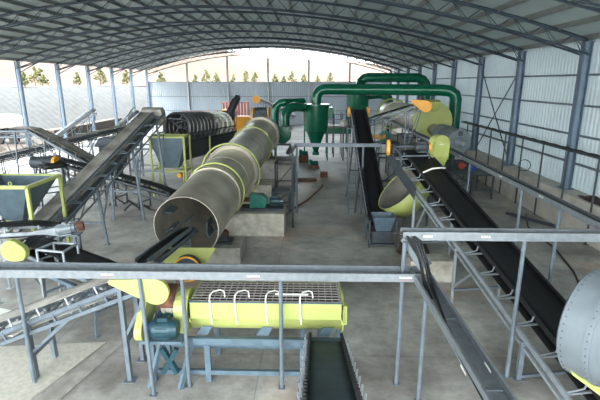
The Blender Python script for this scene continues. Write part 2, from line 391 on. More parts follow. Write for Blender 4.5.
def motor(name, c, axis, r, ln, m, label, cat='motor', parent=None, feet=True):
    c = Vector(c); ax = Vector(axis).normalized()
    t = empty(name, (c.x,c.y,c.z-r-.05), label, cat) if parent is None else None
    p = t or parent
    b_ = MB().rev(c-ax*ln/2, ax, [(0,0),(0,r*.8),(ln*.06,r*.92),(ln*.14,r),(ln*.8,r),(ln*.84,r*.9),(ln,r*.85),(ln,0)], 24)
    side = ax.cross(V(0,0,1)).normalized()
    for i in range(12):
        g = PI*2*i/12; o = (side*math.cos(g)+V(0,0,1)*math.sin(g))*r*1.03; b_.bar(c-ax*ln*.32+o,c+ax*ln*.3+o,.012,.02)
    b = b_.build('body' if t else name, m, p)
    MB().box(c.x-r*.4,c.x+r*.4,c.y-r*.4,c.y+r*.4,c.z+r*.85,c.z+r*1.3).build('terminal_box', m, p if t else b)
    MB().cyl(c+ax*ln/2,c+ax*(ln/2+.12),r*.2,10).build('shaft', 'lightsteel', p if t else b)
    if feet and t: MB().bar(c-ax*ln*.3-V(0,0,r),c+ax*ln*.3-V(0,0,r),r*1.7,.05).build('foot', m, p)
    return t
# ------------------------------------------------------------------ main rotary drum
DA, DB = V(-3.98,13.6,1.80), V(-3.2,30,3.08)
du = (DB-DA).normalized(); DL = (DB-DA).length
t = empty('rotary_drum', (-4.05,14,.9), 'long weathered grey rotary drum with open mouth towards the viewer and yellow-green hoops', 'rotary drum')
MB().rev(DA, du, [(0,1.06),(5.2,1.06),(5.2,1.072),(5.3,1.072),(5.3,1.06),(10,1.06),(10,1.072),(10.1,1.072),(10.1,1.06),(DL,1.06),(DL,.3),(DL-.03,.3),(DL-.03,1.03),(0,1.03),(0,1.06)], 64).build('shell','drum',t)
for a in (3.3,): MB().rev(DA+du*a, du, [(0,1.05),(0,1.11),(.12,1.11),(.12,1.05)], 48).build('riding_ring','drum',t)
for a, R in ((3.9,1.13),(6.6,1.33),(12.1,1.13)): MB().ring(DA+du*a, du, R, .038, 56).build('hoop','lime',t)
MB().rev(DA+du*6.75, du, [(0,1.05),(0,1.22),(.22,1.22),(.22,1.05)], 64).build('girth_gear','drum',t)
MB().rev(DA+du*15.2, du, [(0,1.05),(0,1.2),(.16,1.2),(.16,1.05)], 48).build('riding_ring','drum',t)
sx = V(1,0,0); sx = (sx-du*sx.dot(du)).normalized(); sz = sx.cross(du).normalized()
for j, (a0, g0) in enumerate(((.7,3.6),(1.1,4.2),(1.5,5.0),(1.0,5.7),(2.0,3.9),(2.4,4.7),(2.2,5.4),(.9,3.0),(1.9,2.6),(2.9,5.9),(1.6,.2))):
    r1 = sx*math.cos(g0)+sz*math.sin(g0); p = DA+du*a0
    MB().prism([p+r1*1.02, p+r1*.76+du*.03, p+r1*.76+du*.6, p+r1*1.02+du*.7], du.cross(r1)*.05).build('lifter_blade','frameblue',t)
t = empty('drive_unit', (-3.35,31,3.5), 'dark drive box with orange end plates at the far end of the long drum', 'drive unit')
MB().box(-3.95,-2.95,30.6,31.5,3.75,4.25).cyl((-3.85,31,4.35),(-3.05,31,4.35),.3,18).build('housing','dark',t)
MB().cyl((-4.02,31,4.25),(-3.92,31,4.25),.4,18).build('end_plate','orange',t); MB().cyl((-2.98,31,4.25),(-2.88,31,4.25),.4,18).build('end_plate','orange',t)
for x in (-3.85,-3.05): MB().bar((x,31,0),(x,31,3.75),.12).build('leg','dark',t)
# concrete piers
def pier(x0,x1,y0,y1,h,lab,m='conc'):
    t = MB(); t.box(x0,x1,y0,y1,0,h); o = t.build('concrete_pier',m,None,0,.03); tag(o,lab,'concrete block'); return o
pier(-4.95,-2.5,15.0,16.4,.6,'grey concrete pier under the open mouth end of the long rotary drum')
pier(-5.1,-1.12,18.0,19.6,1.0,'wide concrete pier with flaking pale paint carrying the drum drive motor','stainconc')
pier(-4.9,-2.0,22.3,23.8,1.25,'pale concrete pier behind the drive motor, middle of the drum length','stainconc')
pier(-4.6,-1.0,27.2,28.8,1.7,'grey concrete pier under the far part of the long rotary drum')
def roller_stand(y, z0, lab, hw=.62):
    f = (y-DA.y)/(DB.y-DA.y); c = DA.lerp(DB,f); t = empty('roller_stand',(c.x,y,z0),lab,'roller stand')
    MB().box(c.x-1.0,c.x+1.0,y-.3,y+.3,z0,z0+.1).build('base','dark',t)
    for sg in (-1,1):
        g = math.radians(34); q = V(c.x+sg*math.sin(g)*1.26, y, c.z-math.cos(g)*1.26)
        if q.z-.16 < z0+.1: q.z = z0+.27
        MB().cyl(q-du*.1,q+du*.1,.155,20).build('support_roller','rust',t)
        for e in (-.2,.2): MB().prism([(q.x-.16,y+e-.02,z0+.1),(q.x+.16,y+e-.02,z0+.1),(q.x+.07,y+e-.02,q.z+.07),(q.x-.07,y+e-.02,q.z+.07)],(0,.04,0)).build('bearing_bracket','dark',t)
roller_stand(17.25-1.6,.6,'rust brown support rollers on the first concrete pier under the drum mouth')
roller_stand(28.0,1.7,'support rollers on the last pier under the far part of the drum')
t = empty('pinion_drive',(-2.3,18.7,1.0),'green gearbox and grey motor on the wide pier beside the rotary drum','motor')
MB().box(-3.0,-1.2,18.35,19.1,1.0,1.12).build('base','dark',t)
MB().prism([(-2.62,18.4,1.12),(-1.95,18.4,1.12),(-1.85,18.4,1.5),(-2.05,18.4,1.68),(-2.6,18.4,1.72)],(0,.5,0)).build('gearbox','teal',t,0,.03)
motor('motor_body',(-1.55,18.7,1.36),(1,0,.0),.2,.45,'motor',None,None,t)
MB().cyl((-3.0,18.7,1.42),(-2.6,18.7,1.42),.1,14).build('pinion','rust',t)
# ------------------------------------------------------------------ feed chute into the drum mouth, and guard board
A, B = V(-4.55,9.75,1.72), V(-3.9,14.5,1.98)
A = V(-4.42,10.5,1.62); B = V(-4.02,14.2,1.5)
t, P, Ln, d, s, n_ = conveyor('feed_conveyor','narrow steel channel conveyor reaching into the mouth of the long rotary drum','conveyor',A,B,.3,'belt','steel',legs=(),depth=.05,lace=False,skirt=.14,fw=.38,rollers=False)
for sg in (-1,1): MB().bar(P(3.1,sg*.22,-.05),V(P(3.1,sg*.22,0).x,P(3.1,0,0).y,0),.08).build('leg','steel',t)
MB().bar(P(3.1,-.22,-.3),P(3.1,.22,-.3),.05).build('cross_bar','steel',t)
for sg in (-1,1): MB().bar(P(.3,sg*.22,-.05),V(P(.3,sg*.22,0).x,P(.3,0,0).y,0),.08).build('leg','steel',t)
t = empty('guard_board',(-3.7,12.9,.2),'slanted yellow-green guard plate below the drum mouth','guard plate')
MB().prism([(-4.78,12.7,1.48),(-2.85,12.7,1.48),(-3.3,12.7,.8),(-4.3,12.7,.8)],(0,.04,0)).build('plate','lime',t)
for x in (-4.2,-3.35): MB().bar((x,12.78,0),(x,12.78,1.4),.07).build('post','steel',t)
MB().rev(V(-3.65,12.3,.95),V(0,1,0),[(0,.12),(0,.36),(.04,.4),(.2,.4),(.24,.36),(.24,.12)],32).build('wheel','dark',t)
MB().ring(V(-3.65,12.3,.95),V(0,1,0),.38,.03,32).build('wheel_rim','orange',t)
motor('gear_motor',(-2.75,12.4,.6),(1,.2,0),.2,.5,'rust','small brownish gear motor beside the slanted guard plate below the drum mouth')
# ------------------------------------------------------------------ cable trays
def tray_piece(t, a, b, w=.3, h=.13, m='tray'):
    a = Vector(a); b = Vector(b); d = (b-a).normalized(); r = d.cross(V(0,0,1)).normalized() if abs(d.z) < .9 else V(1,0,0)
    mb = MB(); u = r.cross(d).normalized()
    mb.bar(a-u*h/2,b-u*h/2,w,.008,u)
    for sg in (-1,1):
        mb.bar(a+r*sg*w/2,b+r*sg*w/2,.01,h,u); mb.bar(a+r*sg*(w/2-.015)+u*h/2,b+r*sg*(w/2-.015)+u*h/2,.035,.008,u)
    k = int((b-a).length/1.5)
    for i in range(1,k):
        p = a+d*(b-a).length*i/k; mb.bar(p-r*w/2-u*(h/2-.01),p+r*w/2-u*(h/2-.01),.04,.02,u)
    mb.build('channel', m, t)
    return d, r, u
def post(t, x, y, z, r=.035, m='steel', lean=(0,0)):
    MB().tube([(x+lean[0],y+lean[1],0),(x,y,z)],r,10).box(x+lean[0]-.07,x+lean[0]+.07,y+lean[1]-.07,y+lean[1]+.07,0,.012).build('post', m, t)
def marks(t, c, d, u, nrm, h=.035, k=6, seed=1, sw=True):
    R = random.Random(seed); c = Vector(c); d = Vector(d); u = Vector(u); nrm = Vector(nrm); mb = MB(); x = -k*.5*h*.95
    for i in range(k):
        o = c+d*(x+i*h*.95)+nrm*.006
        for q in ((0,0,.25,1),(.45,0,.7,1),(0,.42 if i%2 else .75,.7,.62 if i%2 else 1)):
            a = o+d*q[0]*h+u*q[1]*h; mb.prism([a, o+d*q[2]*h+u*q[1]*h, o+d*q[2]*h+u*q[3]*h, o+d*q[0]*h+u*q[3]*h], nrm*.002)
    mb.build('printed_mark','white',t)
    if sw:
        mb = MB(); pts = [c+nrm*.007+d*(-k*.55*h+k*h*.9*i/8)-u*(h*.35+.5*h*math.sin(PI*i/8)*(1 if i < 8 else 0)) for i in range(9)]
        mb.tube(pts,.004,5).build('printed_swoosh','pinkred',t)
YT, ZT = 8.4, 2.6
t = empty('cable_tray',(-2.5,YT,0),'galvanised cable tray spanning the foreground in front of the lime green mixer, on thin posts','cable tray')
tray_piece(t,(-9,YT,ZT),(2.3,YT,ZT),.42,.16)
tray_piece(t,(2.18,YT+.15,ZT),(2.32,3.2,ZT),.34,.15)
for x, y in ((-5.95,YT-.1),(-2.58,YT-.1),(-.6,YT-.1),(2.2,YT-.45)): post(t,x,y,ZT-.07,.042)
post(t,-3.4,YT-.2,ZT-.07,.042,'steel',(.15,-.2)); post(t,2.25,5.0,ZT-.07,.042); post(t,-8.5,YT,ZT-.07,.042)
for i,(x,sd) in enumerate(((-4.02,1),(-1.12,2),(1.85,3))): marks(t,(x,YT-.216,ZT-.01),(1,0,0),(0,0,1),(0,-1,0),.045,6,sd)
marks(t,(2.04,5.3,ZT-.02),(0,1,0),(0,0,1),(-1,0,0),.04,6,4,False); marks(t,(2.36,5.3,ZT+.02),(0,-1,0),(0,0,1),(-1,0,0),.04,6,4,False)
t2 = empty('cable_tray',(5,8.81,0),'upper galvanised cable tray running off to the right edge above the long black conveyor','cable tray')
tray_piece(t2,(1.85,8.81,3.3),(9.5,8.81,3.3),.3,.17)
for x, y in ((1.86,8.51),(4.35,8.81),(7.9,8.9)): post(t2,x,y,3.23,.045 if x < 5 else .04)
tray_piece(t2,(1.95,8.75,3.25),(2.28,8.4,2.75),.3,.12)
marks(t2,(3.5,8.655,3.28),(1,0,0),(0,0,1),(0,-1,0),.05,4,9,False); marks(t2,(2.35,8.655,3.28),(1,0,0),(0,0,1),(0,-1,0),.05,4,9,False)
cb = empty('cable_bundle',(2.1,8.3,2.7),'loop of black cables spilling from the tray corner in the foreground','cable')
for i in range(9):
    R = random.Random(i); o = R.uniform(-.1,.1); q = R.uniform(-.1,.1)
    MB().tube([(1.8+q,8.75,3.36+q*.3),(1.95+o,8.7,3.33),(2.1+o,8.55,3.15+q),(2.2+o,8.3,2.85+q*.4),(2.2+o,7.9,2.60+i*.006)]+([(2.12+o*.5,6.5,2.57),(2.14+o*.5,3.4,2.57)] if i < 3 else [(2.2+o*.9,7.4,2.57)]),.012,6).build('cable','cable',cb)
t = empty('cable_tray',(6.15,15,0),'long dark cable tray on posts between the black conveyor and the side wall','cable tray')
tray_piece(t,(6.15,7.6,3.38),(6.15,41,3.38),.28,.14)
for y in (10.9,13.0,17.5,22,26.5,31,35.5,40): post(t,6.15,y,3.31,.045)
MB().box(6.02,6.28,7.7,41,3.32,3.37).build('cable','cable',t)
for y in (11.6,14.2,18.2): marks(t,(6.005,y,3.38),(0,1,0),(0,0,1),(-1,0,0),.05,5,3,False)
t = empty('handrail',(10.9,22,0),'dark rail with cables on posts standing along the low concrete wall','rail')
MB().bar((10.9,5,3.52),(10.9,33.4,3.52),.12,.1).build('rail','dark',t); MB().tube([(10.88,5+i*.5,3.58+(.03 if i%2 else 0)) for i in range(57)],.03,6).build('cable','cable',t)
for i in range(11):
    y = 10.9+2.15*i; 
    if i%1 == 0: post(t,10.98,y,3.5,.04,'dark')
t = empty('cable_tray',(1.3,21.5,0),'pale square cable tray beam crossing the middle of the hall on tall thin posts','cable tray')
tray_piece(t,(-.85,21.5,3.4),(3.3,21.5,3.4),.26,.14,'steel'); tray_piece(t,(-.85,21.6,3.4),(-.95,19.0,3.4),.26,.12,'dark')
for x, y in ((-.71,21.6),(2.46,21.47),(-.82,19.3),(.9,21.5)):
    if x != .9: post(t,x,y,3.33,.05,'steel' if x != -.82 else 'dark')
# ------------------------------------------------------------------ lime mixer in the foreground
t = empty('paddle_mixer',(-1.3,9,0),'lime green trough mixer with bar grid top on a slate blue frame in front','mixer')
x0, x1 = -2.55, .67
MB().rev(V(x0,9.06,1.58),V(1,0,0),[(0,.53),(x1-x0,.53)],32,-PI*.02,PI*1.02,(0,0,-1)).build('trough_barrel','lime',t,solid=.02)
MB().box(x0,x1,8.5,8.53,1.5,1.86).box(x0,x1,9.6,9.63,1.5,1.86).box(x0,x0+.03,8.5,9.63,1.4,1.86).box(x1-.03,x1,8.5,9.63,1.4,1.86).build('trough_wall','lime',t)
MB().box(x0+.03,x1-.03,8.55,9.58,1.45,1.5).build('trough_floor','mud',t)
g = MB()
for i in range(23): x = x0+.08+(x1-x0-.16)*i/22; g.bar((x,8.53,1.86),(x,9.6,1.86),.016,.03)
for i in range(9): y = 8.56+1.0*i/8; g.bar((x0+.03,y,1.875),(x1-.03,y,1.875),.016,.02)
MB().box(x0+.04,x1-.04,9.57,9.595,1.5,1.83).box(x0+.04,x1-.04,8.535,8.55,1.5,1.83).build('inner_lining','mud',t); g.build('bar_grid','grid',t); MB().bar((-.75,8.75,1.95),(-.05,8.75,1.95),.03).build('cross_pipe','white',t)  # dark boards added inside the lime walls so the grid voids look dark
MB().bar((x0,9.64,1.9),(x1,9.64,1.9),.06,.04).bar((x0,8.5,1.875),(x1,8.5,1.875),.03,.02).build('rim','frameblue',t)
for x in (-2.08,-1.56,-.92,-.21):
    MB().tube([(x+.26,8.72,1.88),(x+.24,8.75,2.0),(x+.17,8.72,2.05),(x+.04,8.62,2.06),(x,8.5,2.04),(x-.01,8.47,1.95),(x+.0,8.44,1.7),(x+.02,8.47,1.4)],.014,8).build('pipe_hook','white',t)
MB().rev(V(x1-.0,9.02,1.42),V(1,0,0),[(0,0),(0,.46),(.03,.46),(.03,.18),(.12,.16),(.12,0)],32).build('end_cover','lime',t)
MB().box(x1,x1+.1,8.62,8.8,1.32,1.75).build('end_bracket','lime',t)
for y in (8.5,9.5):
    MB().bar((-3.45,y,.97),(.72,y,.97),.1,.16).build('top_rail','frameblue',t)
    MB().bar((-3.3,y,.22),(-.2,y,.22),.08,.1).build('bottom_rail','frameblue',t)
    for x in (-3.4,-2.2,-.16,.66): MB().bar((x,y,0),(x,y,.9),.12,.1).build('leg','frameblue',t)
for x in (-2.3,-1.0,.3):
    MB().prism([(x-.16,8.6,1.05),(x+.1,8.6,1.05),(x+.2,8.6,1.25),(x-.02,8.6,1.25)],(0,.85,0)).build('cradle','frameblue',t)
MB().box(-.2,.72,8.42,8.46,.75,.9).build('outlet_plate','frameblue',t)
# drive end
MB().box(-3.55,-2.65,8.2,9.5,1.05,1.12).build('drive_base','frameblue',t)
mm = MB().rev(V(-3.3,8.32,1.36),V(1,0,0),[(0,0),(0,.17),(.05,.2),(.12,.22),(.42,.22),(.47,.19),(.56,.17),(.56,0)],26)
for i in range(14): g_ = 2*PI*i/14; mm.bar((-3.16,8.32+math.cos(g_)*.225,1.36+math.sin(g_)*.225),(-2.9,8.32+math.cos(g_)*.225,1.36+math.sin(g_)*.225),.012,.02)
mo = mm.build('drive_motor','motor',t); MB().cyl((-3.42,8.32,1.36),(-3.3,8.32,1.36),.13,16).build('fan_cover','blue',mo)
MB().box(-3.12,-2.92,8.22,8.42,1.56,1.64).build('terminal_box','motor',mo)
MB().rev(V(-3.2,8.98,1.66),V(1,0,0),[(0,.05),(0,.3),(.06,.34),(.1,.3),(.18,.3),(.22,.34),(.3,.3),(.3,.05)],28).build('gearbox','pale',t)
MB().box(-3.2,-2.9,8.68,9.28,1.12,1.5).build('gearbox_base','teal',t)
MB().rev(V(-3.05,8.98,1.66),V(1,0,0),[(-.17,.355),(.17,.355)],20,0,PI*.9,(0,0,1)).build('gearbox_strap','rust',t,solid=.02)
# belt guards at both sides of the drive
def slab_guard(name, x, w_, a, ra, b, rb):
    hood((x,a[0],a[1]),(x,b[0],b[1]),ra,rb,(w_,0,0)).build(name,'lime',t,0,.015)
slab_guard('belt_guard',-3.62,.16,(8.95,1.68),.33,(8.35,1.28),.2)
# arched hood over the coupling
h = MB(); hp = [V(-2.9,8.95+.42*math.cos(g0),1.52+.42*math.sin(g0)) for g0 in [PI*i/12 for i in range(13)]]; hp = [V(-2.9,9.37,1.1)]+hp+[V(-2.9,8.53,1.1)]
h.prism(hp,(.3,0,0)); h.build('coupling_hood','lime',t,0,.02)
for q in (-3.4,-2.75): MB().bar((q,8.2,.0),(q+.25,8.5,1.05),.09).build('brace','frameblue',t)
MB().bar((-3.1,8.25,.35),(-2.8,8.3,.9),.1).bar((-2.8,8.25,.35),(-3.1,8.3,.9),.1).build('brace','motor',t)
# discharge conveyor below the mixer
t, P, Ln, d, s, n_ = conveyor('discharge_conveyor','dark blue-green belt conveyor with corrugated sidewalls from the mixer to the bottom edge','conveyor',(.33,8.8,.75),(.27,4.2,2.5),.66,mat('dark blue green belt',(62,82,92),.75,0,.3,3),'motor',legs=(.55,),depth=.12,lace=False,pitch=1.1,trough=.0)
for sg in (-1,1):
    mb = MB(); k = 60
    for i in range(k):
        a0, a1 = .1+(Ln-.2)*i/k, .1+(Ln-.2)*(i+1)/k; e0, e1 = (.025 if i%2 else -.025), (-.025 if i%2 else .025)
        mb.add([P(a0,sg*.34+e0,.12),P(a1,sg*.34+e1,.12),P(a1,sg*.34+e1,.26),P(a0,sg*.34+e0,.26)],[(0,1,2,3)])
    mb.build('sidewall','cable',t,solid=.012)
    for i in range(12): a0 = .2+i*.4; MB().bar(P(a0,sg*.4,0),P(a0,sg*.43,.24),.03,.03).build('side_bracket','lightsteel',t)
# ------------------------------------------------------------------ lower-left conveyor up to the mixer
t, P, Ln, d, s, n_ = conveyor('belt_conveyor','pale belt conveyor rising from the bottom left corner towards the lime green mixer drive','conveyor',(-8.6,8.85,-.0+.3),(-3.45,8.85,2.38),.6,'beltg','steel',legs=(.5,.905),depth=.24,pitch=.62,idlerm='lightsteel',lace=False,splay=.0,legw=.12)
hood((-3.12,8.32,2.22),(-4.0,8.32,2.42),.28,.06,(0,-.1,0)).build('pulley_guard','lime',t,0,.015)
MB().bar(P(.1,-.38,-.22),P(Ln,-.38,-.22),.08).bar(P(.1,.38,-.22),P(Ln,.38,-.22),.08).build('lower_rail','steel',t)
for i in range(9):
    for e in (-.38,.38): a0 = .3+i*.62; MB().bar(P(a0,e,0),P(a0,e,-.22),.04).build('rail_spacer','steel',t)
# ------------------------------------------------------------------ black belt below the big left conveyor
t, P, Ln, d, s, n_ = conveyor('transfer_conveyor','short black belt conveyor sloping down to the right towards the drum feed channel','conveyor',(-4.55,10.4,1.35),(-8.6,12.6,1.62),.75,'belt','steel',legs=(.15,.62),depth=.3,pitch=.9,lace=False,fw=1.05,off=.0,idlerm='lightsteel')
MB().bar(P(.2,0,-.28),P(Ln-.2,0,-.28),.8,.03).build('return_tray','beltg',t)
MB().bar(P(0,-.52,-.3),P(Ln,-.52,-.3),.1).bar(P(0,.52,-.3),P(Ln,.52,-.3),.1).build('lower_rail','frameblue',t)
motor('gear_motor',(-6.95,12.0,2.28),(1,.35,.1),.15,.5,'tank','grey gear motor with brown end cap at the foot of the large left conveyor')
o = [q for q in col.objects if q.name.startswith('gear_motor')][-1]
MB().cyl((-6.66,12.1,2.31),(-6.5,12.16,2.33),.14,18).build('end_cap','rust',o)
MB().prism([(-7.85,11.9,2.15),(-7.1,11.9,2.1),(-7.1,11.9,2.35),(-7.85,11.9,2.22)],(0,.2,0)).build('torque_arm','lightsteel',o)
MB().bar((-7.3,12.2,.0),(-7.3,12.2,2.1),.07).bar((-6.7,12.2,0),(-6.7,12.2,2.1),.07).bar((-7.4,12.1,2.09),(-6.6,12.1,2.09),.3,.04).build('stand','steel',o)
# frame in front of motor
t = empty('steel_stand',(-6.9,11.2,0),'small grey open steel stand beside the black transfer belt','stand')
for x, y in ((-7.35,11.2),(-6.55,11.05),(-7.2,11.75),(-6.5,11.7)): MB().bar((x,y,0),(x,y,1.95),.05).build('leg','lightsteel',t)
MB().bar((-7.35,11.2,1.95),(-6.55,11.05,1.95),.05).bar((-7.2,11.75,1.95),(-6.5,11.7,1.95),.05).bar((-7.35,11.2,1.95),(-7.2,11.75,1.95),.05).bar((-6.55,11.05,1.95),(-6.5,11.7,1.95),.05).build('top_frame','lightsteel',t)
# rounded lime guard at the left and the small conveyor it belongs to
t, P, Ln, d, s, n_ = conveyor('feeder_conveyor','short feeder conveyor with rounded lime guard below the lime framed hopper at the left edge','conveyor',(-10.2,12.1,2.05),(-7.7,12.9,2.0),.55,'belt','lightsteel',legs=(.35,),depth=.2,lace=False,pitch=.7)
hood((-7.95,11.25,1.95),(-7.8,11.25,1.9),.3,.24,(0,-.2,0)).build('pulley_guard','lime',t,0,.03)
MB().cyl((-7.85,11.25,1.93),(-7.85,12.7,1.95),.05,10).build('drive_shaft','dark',t)
# ------------------------------------------------------------------ big left conveyor
t, P, Ln, d, s, n_ = conveyor('inclined_conveyor','large dusty inclined belt conveyor rising from the lower left to the drum screen','conveyor',(-9.05,13.4,1.25),(-8.35,24,4.7),.6,'beltg','steel',legs=(.32,.63,.9),depth=.34,pitch=1.0,off=-.18,skirt=.1,fw=1.12,splay=.06,legw=.1)
MB().prism([P(Ln-.2,-.55,-.6),P(Ln+.25,-.55,-.6),P(Ln+.32,-.55,.0),P(Ln+.15,-.55,.3),P(Ln-.25,-.55,.3)],s*1.1).build('head_hood','conc',t,0,.04)
MB().bar(P(.3,.16,.14),P(Ln-.3,.16,.14),.05,.05,n_).build('highlight_strip','lightsteel',t)  # pale bar stands in for the bright highlight along the belt's right edge
MB().bar(P(.3,.36,-.08),P(Ln-.3,.36,-.08),.34,.012,n_).build('side_deck','dark',t)
MB().tube([P(Ln-1.6,-.68,.0),P(Ln-1.5,-.7,.4),P(Ln-.9,-.7,.55),P(Ln-.4,-.7,.5)],.03,8).build('hose','lightsteel',t)
# hopper with lime frame at left
def hopper(name, label, cx, cy, w_, l_, ztop, zb, wb, lb, lip, fm_, bm_, legs, lower=None, over=.04, group=None):
    t = empty(name,(cx,cy,0),label,'hopper',group)
    m = MB(); a = [(-1,-1),(1,-1),(1,1),(-1,1)]
    vs = [(cx+i*w_/2,cy+j*l_/2,ztop) for i,j in a]+[(cx+i*w_/2*.97,cy+j*l_/2*.97,ztop-lip) for i,j in a]+[(cx+i*wb/2,cy+j*lb/2,zb) for i,j in a]
    m.add(vs,[(r*4+i,r*4+(i+1)%4,r*4+4+(i+1)%4,r*4+4+i) for r in (0,1) for i in range(4)]); m.build('bin',bm_,t,solid=.02)
    m = MB(); W, L2 = w_/2+over, l_/2+over
    for i in range(4): p, q = a[i], a[(i+1)%4]; m.bar((cx+p[0]*W,cy+p[1]*L2,ztop),(cx+q[0]*W,cy+q[1]*L2,ztop),.1)
    m.build('top_frame',fm_,t)
    for i,j in a: MB().bar((cx+i*W,cy+j*L2,ztop),(cx+i*(W+legs),cy+j*(L2),0),.1).build('leg',fm_,t)
    if lower:
        m = MB()
        for i in range(4): p, q = a[i], a[(i+1)%4]; m.bar((cx+p[0]*W,cy+p[1]*L2,lower),(cx+q[0]*W,cy+q[1]*L2,lower),.09)
        m.build('lower_frame',fm_,t)
    return t
t = hopper('feed_hopper','dark steel hopper with lime green frame at the left edge, above the feeder conveyor',-9.6,14.0,1.95,1.75,3.22,1.95,.5,.45,.06,'lime','binblue',.0)
MB().ring((-9.1,13.1,3.33),(0,1,0),.05,.012,16).build('lifting_eye','lime',t)
# ------------------------------------------------------------------ drum screen and its lime framed hopper
t = hopper('screen_hopper','dark steel hopper in a lime green frame under the black drum screen',-7.75,24.6,1.75,1.1,3.45,1.75,.9,.7,.5,'lime','binblue',.0,lower=1.6)
MB().rev(V(-7.3,24.3,1.3),V(0,1,0),[(0,0),(0,.13),(.3,.13),(.3,0)],16).build('motor','orange',t)
TA, TB = V(-7.85,26.1,3.75), V(-6.2,32.0,3.45); tu = (TB-TA).normalized(); TL = (TB-TA).length
t = empty('drum_screen',(-7.6,29,0),'black ribbed rotating drum screen behind the lime framed hopper','drum screen')
pr_ = [(0,.84)]
for i in range(8): a0 = .1+i*.44; pr_ += [(a0,.84),(a0+.03,.89),(a0+.1,.89),(a0+.13,.84)]
pr_ += [(3.7,.84)]
MB().rev(TA,tu,pr_,40).build('screen_shell',mat('dusty dark screen mesh',(104,106,106),.4,.3,.45,2.5),t,solid=.02)
sp = MB()
for i in range(26):
    g0, g1 = 2*PI*i/26, 2*PI*(i+(3 if i%2 else -4))/26; a0 = .3+.5*(i%5)
    sp.bar(TA+tu*a0+V(math.cos(g0),0,math.sin(g0))*.8,TA+tu*(a0+.5)+V(math.cos(g1),0,math.sin(g1))*.45,.05)
sp.rev(TA+tu*3.2,tu,[(0,.1),(0,.78)],24); sp.build('inner_lattice','lightsteel',t)
sm = MB()
for i in range(20): g0 = 2*PI*i/20; o = V(math.cos(g0),0,math.sin(g0))*.7; sm.bar(TA+tu*3.7+o,TA+tu*TL+o,.035)
for a0 in (3.8,4.5,5.2,5.9): sm.ring(TA+tu*a0,tu,.78,.06,28,6)
sm.build('screen_cage','white',t)
MB().rev(TA+tu*3.8,tu,[(0,.6),(TL-3.8,.6)],24).build('inner_screen','pale',t,solid=.01)
for sg in (-1,1):
    q = V(tu.y,-tu.x,0)*sg*.95
    m = MB(); m.bar(TA+q-V(0,0,.75)-tu*.2,TB+q-V(0,0,.5),.1,.12)
    m.bar(TA+q-V(0,0,.3)-tu*.2,TB+q-V(0,0,.1),.06,.06)
    for i in range(11): p = (TA-tu*.2).lerp(TB,i/10)+q; m.bar(p-V(0,0,.75),p-V(0,0,.25),.05)
    m.build('side_frame','dark',t)
    MB().prism([TA+q-V(0,0,.8),TB+q-V(0,0,.55),TB+q*.3-V(0,0,1.7),TA+q*.3-V(0,0,1.95)],V(.02,0,0)).build('collecting_sheet','dark',t)
    for f in (.35,.98):
        p = TA.lerp(TB,f)+q*1.05; MB().bar((p.x,p.y,0),(p.x,p.y,p.z-.6),.1).build('leg','lime',t)
a, b_ = TA.lerp(TB,.98), V(tu.y,-tu.x,0)*1.0
MB().bar(V(a.x,a.y,1.7)-b_,V(a.x,a.y,1.7)+b_,.09).build('lower_beam','lime',t)
tag(MB().rev(V(-5.9,31.0,1.2),V(0,0,1),[(0,0),(0,.6),(.5,.75),(.62,.5),(.7,0)],24).build('dust_cover','tank'),'rounded grey cover under the far end of the drum screen','cover')
tag(MB().box(-6.2,-4.9,33.5,34.8,0,2.3).build('machine_cabinet','dark',None,0,.04),'grey box shaped machine base behind the lattice end of the drum screen','machine base')
# long low dark conveyor behind the big left conveyor
conveyor('return_conveyor','long low dark conveyor passing behind the big inclined conveyor towards the lime framed hopper','conveyor',(-15.2,25.2,2.1),(-6.9,21.6,.95),.6,'belt','dark',legs=(.2,.45,.62,.8),depth=.35,pitch=1.1,splay=.02)
# far-left group of conveyors
conveyor('stacker_conveyor','blue-grey conveyor sloping from a high end at the left edge down to the right','conveyor',(-11.7,24.6,1.7),(-16.2,26.2,3.55),.7,'beltg','steel',legs=(.4,.75),depth=.4)
conveyor('stacker_conveyor','short blue-grey level conveyor head at the left edge above the red ladder','conveyor',(-16.3,26.6,3.5),(-18.6,27.0,3.45),.7,'beltg','steel',legs=(.5,),depth=.3)
conveyor('long_conveyor','long thin dark conveyor rising gently across the left side behind the hopper','conveyor',(-19.4,25.6,1.75),(-12.6,32.2,3.3),.45,'beltg','dark',legs=(.12,.35,.6,.85),depth=.2)
conveyor('loading_conveyor','pale short inclined conveyor pointing up to the right by the open left side','conveyor',(-21.3,36.5,1.6),(-18.0,37.5,4.05),.8,'beltg','steel',legs=(.5,.85),depth=.25,lace=False,skirt=.15,pan=True,skirtm='lightsteel')
conveyor('loading_conveyor','small pale inclined conveyor beside the top of the big left conveyor','conveyor',(-18.3,42,2.0),(-16.5,43,3.6),.9,'beltg','steel',legs=(.5,),depth=.25,lace=False,skirt=.15,pan=True,skirtm='lightsteel')
tt, *_ = conveyor('roller_feeder','dark belt feeder with an orange drum end beside the lime framed hopper at left','conveyor',(-14.2,23.6,2.35),(-12.6,21.6,2.3),1.0,'belt','dark',legs=(.3,.8),depth=.3)
MB().cyl((-13.95,22.0,2.42),(-12.85,22.0,2.4),.3,24).build('drum','dark',tt); MB().cyl((-12.85,22.0,2.4),(-12.7,22.0,2.4),.31,24).build('drum_end','orange',tt)
